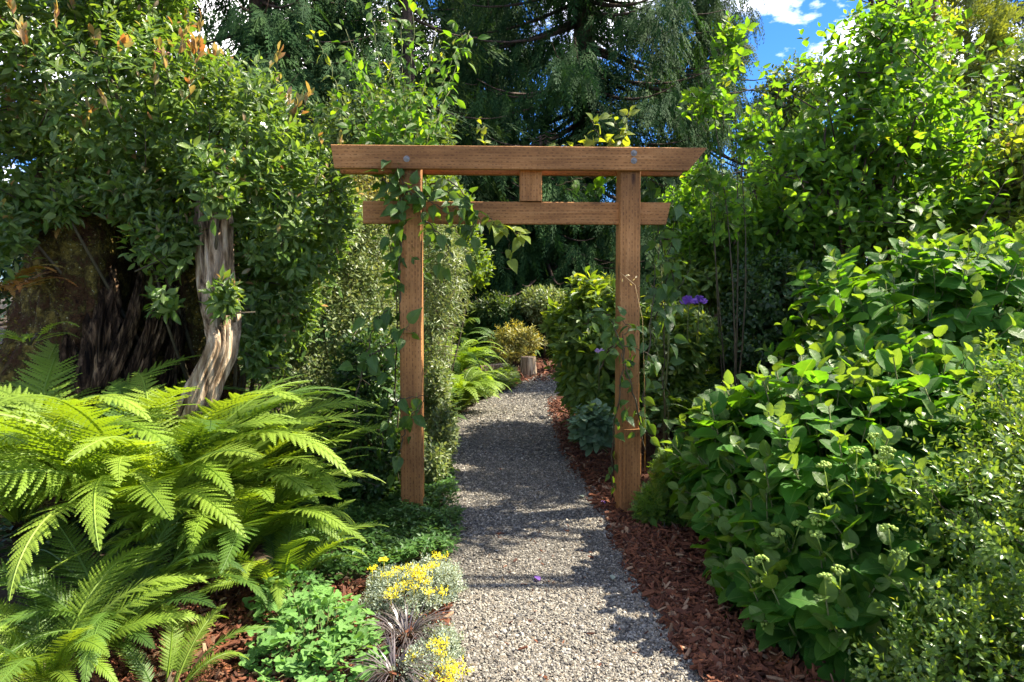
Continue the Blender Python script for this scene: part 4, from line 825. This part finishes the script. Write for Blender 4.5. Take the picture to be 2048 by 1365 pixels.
vine('climbing_rose', 'tips of pale yellow leaves at the very top left of the beam against the cedar', 'climbing plant', [[P(750, 250, 4.9), P(790, 120, 4.9), P(770, 10, 4.9)], [P(800, 250, 4.9), P(870, 120, 4.9), P(930, 60, 4.9)], [P(700, 250, 4.9), P(660, 130, 4.9), P(620, 50, 4.9)]], .065, 'yel', tp=T_bright, per=26, jit=.08, hang=.1, stemr=.004, stemmat='greentwig', lim=120)
vine('rose_stem', 'tall thorny rose stem standing right of the right gate post', 'climbing plant', [[G(1325, 930), P(1330, 800, 4.75), P(1340, 640, 4.7), P(1318, 520, 4.65), P(1300, 420, 4.6)], [G(1335, 930), P(1335, 780, 4.8), P(1300, 640, 4.8)]], .04, 'pale', tp=T_round, per=14, stemr=.008, stemmat='greentwig')
# left vine mass on bush
vine('clematis_vine', 'big leaved clematis trailing over the dark bush left of the left post', 'climbing plant', [[P(700, 900, 4.15), P(720, 760, 4.1), P(750, 640, 4.1), P(790, 610, 4.1)], [P(760, 900, 4.1), P(790, 800, 4.05), P(850, 790, 4.05)], [P(730, 720, 4.1), P(790, 680, 4.05), P(820, 650, 4.05)], [P(790, 950, 4.1), P(810, 850, 4.05), P(850, 800, 4.05)]], .10, 'vine', per=20, jit=.09)

# ================================================================ LOW PLANTS, left of the path
def mat_plants(name, pts_h, tp, mat, leaf, up, parent=None, label=None):
    pass
# ground cover: dense woodruff-like carpet
def carpet(name, poly, n, tp, mat, leaf, h=.12, seed=0, label=None):
    xs_ = [p[0] for p in poly]; ys_ = [p[1] for p in poly]; pts = []
    def inside(x, y):
        c_ = False; j = len(poly)-1
        for i in range(len(poly)):
            if (poly[i][1] > y) != (poly[j][1] > y) and x < (poly[j][0]-poly[i][0])*(y-poly[i][1])/(poly[j][1]-poly[i][1])+poly[i][0]: c_ = not c_
            j = i
        return c_
    while len(pts) < n:
        x = R.uniform(min(xs_), max(xs_)); y = R.uniform(min(ys_), max(ys_))
        if inside(x, y): pts.append((x, y))
    pts = np.array(pts); hh = np.array([h*(.65+.8*mn.noise(Vector((a*4, b*4, seed)))) for a, b in pts]); mb = MB(); k = 6
    for i in range(k):
        a = R.random(n)*6.28+i; y = np.stack([np.cos(a), np.sin(a), R.normal(size=n)*.25+.25], 1); z = nrm(np.stack([R.normal(size=n)*.3, R.normal(size=n)*.3, np.ones(n)], 1))
        mb.cloud(tp, np.concatenate([pts, (hh*R.uniform(.35, 1.05, n)+.01)[:, None]], 1), frames(y, z), leaf*R.uniform(.6, 1.3, n))
    o = link(name, mb.mesh(name, mat)); o['kind'] = 'stuff'
    if label: o['label'] = label
    return o
gp = lambda *a: [tuple(G(x, y)[:2]) for x, y in a]
carpet('ground_cover', gp((560, 960), (800, 950), (880, 900), (905, 960), (925, 1080), (900, 1130), (760, 1150), (660, 1190), (600, 1150)), 3600, T_oval_lo, 'ground', .036, .13, 1)
carpet('ground_cover', gp((850, 950), (840, 860), (880, 800), (960, 770), (1030, 745), (1035, 775), (955, 808), (905, 850), (886, 915)), 2200, T_oval_lo, 'pale', .05, .17, 3)
carpet('ground_cover', gp((900, 830), (900, 775), (970, 758), (1030, 750), (1030, 778), (955, 806)), 420, T_gc, 'rho', .10, .15, 5)
carpet('undergrowth', [(-9, 6.5), (-.6, 6.5), (-.2, 11), (1.5, 14), (9, 7), (14, 12), (9, 22), (-9, 22)], 7000, T_oval_lo, 'wood', .14, .35, 8)
carpet('undergrowth', [(1.6, 5.0), (6, 4.5), (9, 9), (3, 10), (1.2, 7.5)], 2600, T_oval_lo, 'dark', .09, .25, 9)
carpet('undergrowth', [(-5.5, 3.2), (-2.0, 3.1), (-.8, 4.0), (-.75, 6.0), (-5, 6.5)], 3000, T_oval_lo, 'dark', .06, .18, 10)
# columbine
col = thing('columbine', 'mound of fresh pale green columbine leaves at the bottom edge beside the mulch', 'plant', G(640, 1330))
cl = [lobe(630, 1290, 2.62, 95, 85, .22), lobe(585, 1200, 2.9, 60, 45, .15), lobe(690, 1360, 2.45, 75, 80, .2), lobe(570, 1330, 2.5, 60, 60, .16)]
n = 1300; p, nn = on_lobes(cl, n, (.7, 1.08), .3, 3); y = nrm(nn*[1, 1, .2]+rdir(len(p))*.5); z = nrm(nn+np.array([0, -.1, .9])+rdir(len(p))*.25); sz = .046*R.uniform(.6, 1.25, len(p)); Rm = frames(y, z)
idx = pick_front(p, sz, 300, 9); put_parts(col, 'leaf', [tplmesh(T_col, 'colum')], p[idx], Rm[idx], sz[idx]); mk = np.ones(len(p), bool); mk[idx] = False; mb = MB(); mb.cloud(T_col, p[mk], Rm[mk], sz[mk]); part('foliage', mb, 'colum', col, stuff=True)
st = MB()
for i in range(0, len(p), 4): b0 = np.array([p[i][0]*.6+col.location.x*.4, p[i][1]*.6+col.location.y*.4, .0]); st.tube([b0, (b0+p[i])/2+[0, 0, .03], p[i]], [.0022, .002, .0014], 3)
part('stem', st, 'greentwig', col, stuff=True)
# silver sedum with yellow flowers
def sedum(label, lobes, base, n, flowers):
    th = thing('sedum_plant', label, 'plant', base, 'silver sedums edging the path'); p, nn = on_lobes(lobes, n, (.75, 1.06), .35, 4, .01)
    pos, Rm, sz, d = shoots(p, nn, up=.8, rnd=.4, k=9, sl=.03, leaf=.014, spread=(25, 75)); mb = MB(); mb.cloud(T_micro, pos, Rm, np.stack([sz*1.3, sz, sz], 1)); part('foliage', mb, 'silver', th, stuff=True)
    st = MB()
    for i in range(0, len(p), 6): st.tube([p[i]-d[i]*.06, p[i]], [.0015, .001], 3)
    part('stem', st, 'greentwig', th, stuff=True)
    for (fx, fy, fd, fs) in flowers:
        c0 = P(fx, fy, fd-.10); fb = MB(); fs = fs*1.5; m = 60; q_ = np.clip(R.normal(size=(m, 3)), -1.5, 1.5)*[.013*fs, .013*fs, .004]; fb.cloud(T_micro, c0+q_, frames(rdir(m)+[0, 0, .6], rdir(m)+[0, 0, 1]), .011*R.uniform(.8, 1.3, m)); fb.tube([c0-[0, 0, .05], c0], [.0015, .001], 3)
        part('flower_head', fb, 'yellow', th)
sedum('upper silver sedum clump with many small yellow flower heads beside the path', [lobe(800, 1200, 2.95, 75, 40, .17), lobe(860, 1165, 3.05, 65, 40, .17), lobe(780, 1165, 3.1, 45, 30, .12)], G(820, 1230), 1900,
    [(880, 1112, 3.05, 1.2), (865, 1132, 3.0, 1), (822, 1135, 2.98, 1), (845, 1140, 2.97, .9), (850, 1160, 2.95, 1), (828, 1172, 2.9, 1.3), (808, 1168, 2.9, 1.1), (790, 1180, 2.9, .9), (775, 1150, 2.95, .9), (795, 1140, 2.98, .8), (858, 1183, 2.88, .9), (885, 1182, 2.9, .8), (838, 1150, 2.94, .9), (745, 1137, 3.0, .6), (768, 1120, 3.05, .6), (782, 1192, 2.86, .8), (825, 1148, 2.95, .9)])
sedum('lower silver sedum clump with large yellow flower heads at the bottom edge', [lobe(875, 1305, 2.60, 55, 45, .14), lobe(850, 1350, 2.44, 65, 50, .14)], G(880, 1345), 1100,
    [(828, 1312, 2.55, 1.1), (880, 1285, 2.62, 1.1), (868, 1290, 2.6, .8), (885, 1325, 2.52, 1.6), (910, 1330, 2.52, 1.6), (925, 1340, 2.5, 1.2), (895, 1345, 2.48, 1.4), (855, 1355, 2.45, 1.4), (900, 1358, 2.46, 1.1), (880, 1304, 2.55, .8)])
# black mondo grass
def mondo(base, n, ln, label):
    th = thing('mondo_grass', label, 'ornamental grass', base, 'tufts of black grass'); mb = MB()
    for i in range(n):
        a = R.random()*6.28; r0 = R.random()*.05; b = np.array(base)+[math.cos(a)*r0, math.sin(a)*r0, 0]; l_ = ln*R.uniform(.5, 1.15); e0 = R.uniform(.9, 1.5); out_ = np.array([math.cos(a), math.sin(a), 0]); side = np.array([-math.sin(a), math.cos(a), 0])
        pp = b.copy(); v = []; K = 7; tw = R.normal()*.3
        for k in range(K+1):
            t = k/K; w_ = .0024*(1-t**3)+.0003; v += [pp-side*w_, pp+side*w_+np.array([0, 0, w_*tw])]; e = e0-t*(1.6+.4*R.random()); pp = pp+(out_*math.cos(e)+np.array([0, 0, math.sin(e)]))*l_/K; pp[2] = max(pp[2], .012)
        mb.raw(v, [(2*k, 2*k+1, 2*k+3, 2*k+2) for k in range(K)], tint=R.random())
    part('blade', mb, 'mondo', th, stuff=True)
mondo(G(815, 1290), 210, .22, 'upper tuft of black mondo grass between the two silver sedums')
mondo(G(790, 1368), 170, .22, 'lower tuft of black mondo grass beside the pale columbine')
# purple rhododendron bloom and lilac bloom
def bloom(label, c0, s_, mat, n=40):
    th = thing('flower', label, 'flower', c0); mb = MB(); d = rdir(n); d[:, 2] = abs(d[:, 2])*.6; mb.cloud(T_round, c0+d*s_*.35, frames(nrm(d), rdir(n)), s_*.7); part('petal', mb, mat, th, stuff=True)
    st = MB(); st.tube([c0-np.array([0, -.03, .3]), c0], [.005, .003], 4); part('stem', st, 'greentwig', th)
bloom('purple flower cluster standing above the feathery fern', P(1377, 607, 5.2), .075, 'purple'); bloom('second purple flower just right of the first one', P(1398, 606, 5.25), .07, 'purple')
bloom('small lilac flower on the rhododendron left of the right post', P(1199, 705, 5.2), .045, 'lilac', 24)
# fallen petals and leaves
def fallen(name, label, px, py, s_, mat):
    p_ = G(px, py)+[0, 0, .02]; mb = MB(); mb.cloud(T_round, p_[None], frames(np.array([[R.normal(), R.normal(), .1]]), np.array([[.2, -.2, 1]])), s_); tag(link(name, mb.mesh(name, mat, origin=p_), loc=tuple(p_)), label, 'petal' if 'petal' in name else 'leaf')
fallen('fallen_petal', 'purple petal lying alone in the middle of the gravel path', 1070, 1160, .05, 'purple')
fallen('fallen_petal', 'purple petal lying at the mulch edge left of the right post foot', 1208, 1008, .05, 'purple')
fallen('fallen_leaf', 'pale curled leaf on the gravel just short of the right post', 1160, 996, .05, 'silver')
fallen('fallen_leaf', 'orange brown dead leaf on the mulch at the bottom edge', 1583, 1332, .07, 'deadleaf')
fallen('fallen_leaf', 'pale narrow leaf on the gravel near the bark mulch', 1225, 1158, .045, 'silver')
# dry grass stalks by right post
mb = MB(); th = thing('grass_stalk', 'thin dry grass stalk with seed heads in front of the right post', 'grass', G(1290, 990))
pts = [G(1290, 990), P(1290, 800, 3.95), P(1285, 640, 3.92), P(1270, 570, 3.9), P(1240, 545, 3.9)]; mb.tube(pts, [.0018, .0016, .0014, .001, .0008], 3); s_ = np.array([P(1240+i*5, 540+((i*37) % 22)+i*2.5, 3.9) for i in range(8)]); mb.cloud(T_micro, s_, frames(rdir(8), rdir(8)), .022); part('stalk', mb, 'straw', th)

# ================================================================ LOG SEAT AND EDGING
lg = thing('log_seat', 'short upright cut log standing beside the far end of the path', 'log', P(1057, 747, 0.1+10.2)*[1, 1, 0])
lb = np.array(lg.location); mb = MB(); NA = 80; v = []
for i in range(9):
    for j in range(NA):
        a = 2*math.pi*j/NA; rr = (.112+.018*(1-i/8)**2)*(1+.05*mn.noise(Vector((math.cos(a)*4, math.sin(a)*4, i*.1)))+.05*mn.noise(Vector((math.cos(a)*11, math.sin(a)*11, i*.1)))-.10*max(0, .12-abs(mn.noise(Vector((math.cos(a)*7, math.sin(a)*7, i*.06)))))/.12); v.append((lb[0]+math.cos(a)*rr, lb[1]+math.sin(a)*rr, i/8*.29))
mb.raw(v, [(i*NA+j, i*NA+(j+1) % NA, (i+1)*NA+(j+1) % NA, (i+1)*NA+j) for i in range(8) for j in range(NA)]); part('bark', mb, 'palewood', lg)
mb = MB(); v = [(lb[0]+math.cos(2*math.pi*j/NA)*.108, lb[1]+math.sin(2*math.pi*j/NA)*.108, .292) for j in range(NA)]+[(lb[0]+math.cos(2*math.pi*j/NA)*.108, lb[1]+math.sin(2*math.pi*j/NA)*.108, .28) for j in range(NA)]
mb.raw(v, [tuple(range(NA))]+[(j, NA+j, NA+(j+1) % NA, (j+1) % NA) for j in range(NA)]); part('cut_face', mb, 'palewood', lg, smooth=False)
def plank(label, a, b, h, t, grp):
    a = np.array(a); b = np.array(b); d = b-a; l_ = np.linalg.norm(d); v, q = box_tpl(l_, h, t); mb = MB(); mb.raw(v, q); o = link('edging_timber', mb.mesh('edging_timber', 'palewood', False), loc=tuple((a+b)/2)); o.rotation_euler = (0, 0, math.atan2(d[1], d[0])); tag(o, label, 'timber', grp)
plank('weathered edging timber lying level left of the cut log', (*P(958, 745, 10.4)[:2], .07), (*P(1015, 740, 10.7)[:2], .07), .15, .12, 'timber edging by the far path')
plank('weathered edging timber running forward to the path from the corner', (*P(998, 735, 11.2)[:2], .07), (*P(1028, 745, 10.1)[:2], .05), .12, .1, 'timber edging by the far path')

# ================================================================ BACKGROUND TREES
def conifer(name, label, base, height, radius, z0, n_br, per, mat, tpls, spray, tr=.3, hang=.8, bark='bark', group=None, lean=0, azr=None, droop=.35, shape=.8):
    th = thing(name, label, 'tree', base, group); b = np.array(base, float); mb = MB(); hs_ = np.linspace(0, 1, 14); mb.tube([b+np.array([lean*h*height+.1*math.sin(h*5), 0, h*height-.1]) for h in hs_], tr*(1-hs_)**.8+.02+.35*tr*np.exp(-hs_*25), 12); part('trunk', mb, bark, th)
    fo = MB(); br = MB(); PP, YY, ZZ, SS = [], [], [], []
    for i in range(n_br):
        u = (i+R.random())/n_br; z = z0+(height-z0)*u**.95; a = (R.uniform(*azr) if azr and R.random() < .75 else R.random()*6.28); l_ = radius*(1-u)**shape*R.uniform(.7, 1.1)+.25; d = np.array([math.cos(a), math.sin(a), 0]); K = 8
        t = np.linspace(0, 1, K)[:, None]; pts = b+np.array([lean*z, 0, z])+d*l_*t+np.array([0, 0, 1])*(l_*(-droop*t*1.5+droop*.8*t**2.6)); br.tube(pts, np.linspace(.045*l_/3+.008, .004, K), 4)
        m = max(4, int(per*l_)); tt = R.random(m)**.75; ii = tt*(K-1); i0 = np.minimum(ii.astype(int), K-2); pp = pts[i0]+(pts[i0+1]-pts[i0])*(ii-i0)[:, None]; sd = np.array([-d[1], d[0], 0])*R.normal(size=(m, 1))
        pp = pp+sd*.16*l_*(1-tt*.6)[:, None]*(.6)+np.array([0, 0, -1])*R.random((m, 1))*spray*hang*.8; PP.append(pp); YY.append(nrm(d*R.uniform(.2, 1, (m, 1))+sd*.5+np.array([0, 0, -hang])+rdir(m)*.25)); ZZ.append(nrm(d*.6+np.array([0, 0, .5])+rdir(m)*.6)); SS.append(spray*R.uniform(.6, 1.25, m))
    PP, YY, ZZ, SS = map(np.concatenate, (PP, YY, ZZ, SS)); Rm = frames(YY, ZZ)
    for k in range(len(tpls)): fo.cloud(tpls[k], PP[k::len(tpls)], Rm[k::len(tpls)], SS[k::len(tpls)])
    part('branch', br, bark, th, stuff=True); part('crown', fo, mat, th, stuff=True); return th
cam_az = (math.pi, 2*math.pi)
gb = lambda px, D: P(px, 600, D)*[1, 1, 0]
conifer('cedar_tree', 'huge dark weeping cedar with visible trunk behind the middle of the gate', gb(1160, 17), 17, 5.2, 1.2, 150, 24, 'cedar', SPRAYS, .7, tr=.38, azr=cam_az, hang=1.1)
conifer('cedar_tree', 'grey green weeping cedar right of the big one reaching the open sky', gb(1395, 20), 15, 3.4, .5, 130, 24, 'cedargrey', SPRAYS, .7, tr=.28, azr=cam_az, hang=1.5, droop=.5)
conifer('cedar_tree', 'dark cedar between the two tree trunks left of centre', gb(985, 21), 17, 3.6, .6, 95, 22, 'cedar', SPRAYLO, .8, tr=.3, azr=cam_az, hang=1.1)
conifer('cedar_tree', 'low shadowy cedar filling the opening under the tie beam', gb(1090, 14.5), 4.6, 2.6, 1.1, 70, 30, 'cedar', SPRAYS, .55, tr=.16, azr=cam_az, hang=1.2)
conifer('fir_tree', 'thin dark trunked fir with open branches behind the climbing rose', gb(812, 14), 14, 2.2, 2.2, 60, 12, 'cedargrey', SPRAYLO, .7, tr=.14, hang=.5)
conifer('cedar_tree', 'dark cedar at the top behind the bronze tipped shoots', gb(520, 13), 14, 3.6, .8, 115, 22, 'cedar', SPRAYS, .65, tr=.3, azr=cam_az)
conifer('cedar_tree', 'far left dark cedar hidden behind the glossy shrub', gb(220, 13.5), 14, 3.6, .8, 80, 13, 'cedar', SPRAYLO, .9, tr=.3)
conifer('cedar_tree', 'mid green conifer filling the gap behind the left post', gb(690, 18), 9, 3.4, .3, 80, 14, 'cedargrey', SPRAYLO, .9, tr=.25)
conifer('cypress_tree', 'yellow green columnar cypress near the top right corner', gb(1925, 24), 12.5, 1.5, .6, 120, 30, 'cypress', SPRAYLO, .8, tr=.2, hang=-.6, droop=-.4, shape=.5)
conifer('cedar_tree', 'dense dark cedar between the bronze tipped shoots and the thin fir', gb(640, 19), 16, 4.2, .5, 150, 18, 'cedar', SPRAYLO, .85, tr=.3, azr=cam_az, hang=1.0)
conifer('cedar_tree', 'tall dark cedar closing the gap left of the big weeping one', gb(900, 24), 19, 4.6, .5, 140, 16, 'cedar', SPRAYLO, .95, tr=.3, azr=cam_az, hang=1.0)
conifer('fir_tree', 'distant blue green fir in the top right corner', gb(2000, 40), 19, 5.0, 2, 90, 9, 'fir', SPRAYLO, 1.5, tr=.35, hang=.25, group='distant firs at right')
conifer('fir_tree', 'distant fir cut by the right edge of the frame', gb(2120, 36), 16, 4.5, 2, 80, 9, 'fir', SPRAYLO, 1.5, tr=.35, hang=.25, group='distant firs at right')
# big bare trunk right, red bark
def trunk_tree(label, px, D, r, mat, lobes, n, leafmat_, leaf, height=14):
    b = gb(px, D); th = thing('tall_tree', label, 'tree', b); mb = MB(); NA, NH = 48, 60; v = []
    for i in range(NH+1):
        h = i/NH
        for j in range(NA):
            a = 2*math.pi*j/NA; rr = r*(1-h*.4+.5*math.exp(-h*20))*(1+.1*abs(mn.noise(Vector((math.cos(a)*5, math.sin(a)*5, h*6))))); v.append((b[0]+math.cos(a)*rr, b[1]+math.sin(a)*rr, h*height))
    mb.raw(v, [(i*NA+j, i*NA+(j+1) % NA, (i+1)*NA+(j+1) % NA, (i+1)*NA+j) for i in range(NH) for j in range(NA)]); part('trunk', mb, mat, th)
    if n:
        p, nn = on_lobes(lobes, n, (.5, 1.1), .4); pos, Rm, sz, d = shoots(p, nn, k=7, sl=.3, leaf=leaf); fo = MB(); fo.cloud(T_oval_lo, pos, Rm, sz); part('crown', fo, leafmat_, th, stuff=True)
        br = MB()
        for l in lobes:
            for _ in range(3): e = l[0]+(R.random(3)-.5)*l[1]; s0 = np.array([b[0], b[1], max(1, e[2]-2)]); br.tube([s0, (s0+e)/2+[0, 0, .3], e], [.06, .04, .01], 5)
        part('branch', br, mat, th, stuff=True)
    return th
trunk_tree('tall tree with thick reddish bark trunk rising behind the bright small tree', 1838, 10.5, .20, 'redbark', [lobe(1875, 70, 10.4, 42, 90, .4), lobe(1800, -90, 10.5, 110, 60, .8)], 260, 'yel', .12)
trunk_tree('dark brown trunk just left of the reddish one', 1775, 12.5, .17, 'bark', [lobe(1700, -120, 12, 120, 60, 1)], 200, 'bright', .12)
# broadleaf trees farther off
def broad(label, base, lobes, n, mat, leaf, tr=.1):
    th = thing('broadleaf_tree', label, 'tree', base, 'broadleaf trees behind the garden'); p, nn = on_lobes(lobes, n, (.55, 1.1), .5, 3); pos, Rm, sz, d = shoots(p, nn, k=8, sl=leaf*2.5, leaf=leaf, rnd=.6); fo = MB(); fo.cloud(T_oval_lo, pos, Rm, np.stack([sz*1.3, sz, sz], 1)); part('crown', fo, mat, th, stuff=True)
    b = np.array(base); top = np.mean([l[0] for l in lobes], 0); mb = MB(); mb.tube([b, b*.4+top*.6, top], [tr, tr*.7, tr*.3], 8); part('trunk', mb, 'bark', th); br = MB()
    for l in lobes:
        for _ in range(4): e = l[0]+(R.random(3)-.5)*l[1]*1.4; s0 = b*.5+top*.5; br.tube([s0, (s0+e)/2+[0, 0, .2], e], [tr*.4, tr*.25, .01], 4)
    part('branch', br, 'bark', th, stuff=True)
broad('dark leafy tree against the sky left of the bright small tree', gb(1600, 19), [lobe(1590, 190, 19, 75, 70, 1.2), lobe(1600, 320, 18, 90, 110, 1.3), lobe(1540, 360, 18.5, 60, 70, 1)], 1600, 'wood', .16)
broad('mid green spreading tree at the right edge below the firs', gb(2010, 15), [lobe(2000, 260, 15, 110, 90, 1.2), lobe(2050, 180, 16, 80, 90, 1), lobe(1960, 400, 14, 90, 80, 1)], 1800, 'wood', .15)
broad('pale lit bush like tree beyond the hydrangea at the right edge', gb(1990, 10), [lobe(1990, 460, 10, 120, 50, .7), lobe(1860, 480, 10.5, 90, 45, .7)], 1000, 'pale', .09, .05)
broad('green tree behind the climbing rose and the left post', gb(760, 10.5), [lobe(760, 260, 10.5, 130, 90, .9), lobe(860, 300, 10.2, 60, 70, .6), lobe(700, 360, 10, 120, 60, .8)], 1500, 'wood', .10, .07)
broad('light green shrubby tree behind the sapling right of the beam end', gb(1430, 10), [lobe(1430, 440, 10, 90, 90, .8), lobe(1500, 470, 9.5, 80, 90, .8), lobe(1390, 520, 9.8, 60, 60, .6)], 1500, 'wood', .09, .05)
# far woods closing the horizon: a broad belt of crowns
mb = MB(); n = 5200; a = R.uniform(-1.3, 1.3, n); D_ = R.uniform(30, 46, n); hz_ = R.random(n)**.8*(5.0+2.2*np.array([mn.noise(Vector((x*6, 3, 1))) for x in a])); pos = np.stack([np.sin(a)*D_, np.cos(a)*D_, hz_], 1)
for k in range(3): mb.cloud(SPRAYLO[k], pos[k::3], frames(rdir(len(pos[k::3]))+[0, 0, -.5], rdir(len(pos[k::3]))), R.uniform(1.2, 2.4, len(pos[k::3])))
fw = link('woods', mb.mesh('woods', 'fir')); fw['kind'] = 'stuff'
print('TRIS', sum(sum(len(p.vertices)-2 for p in m.polygons) if len(m.polygons) < 500 else len(m.loops)-2*len(m.polygons) for m in bpy.data.meshes), 'OBJ', len(bpy.data.objects))
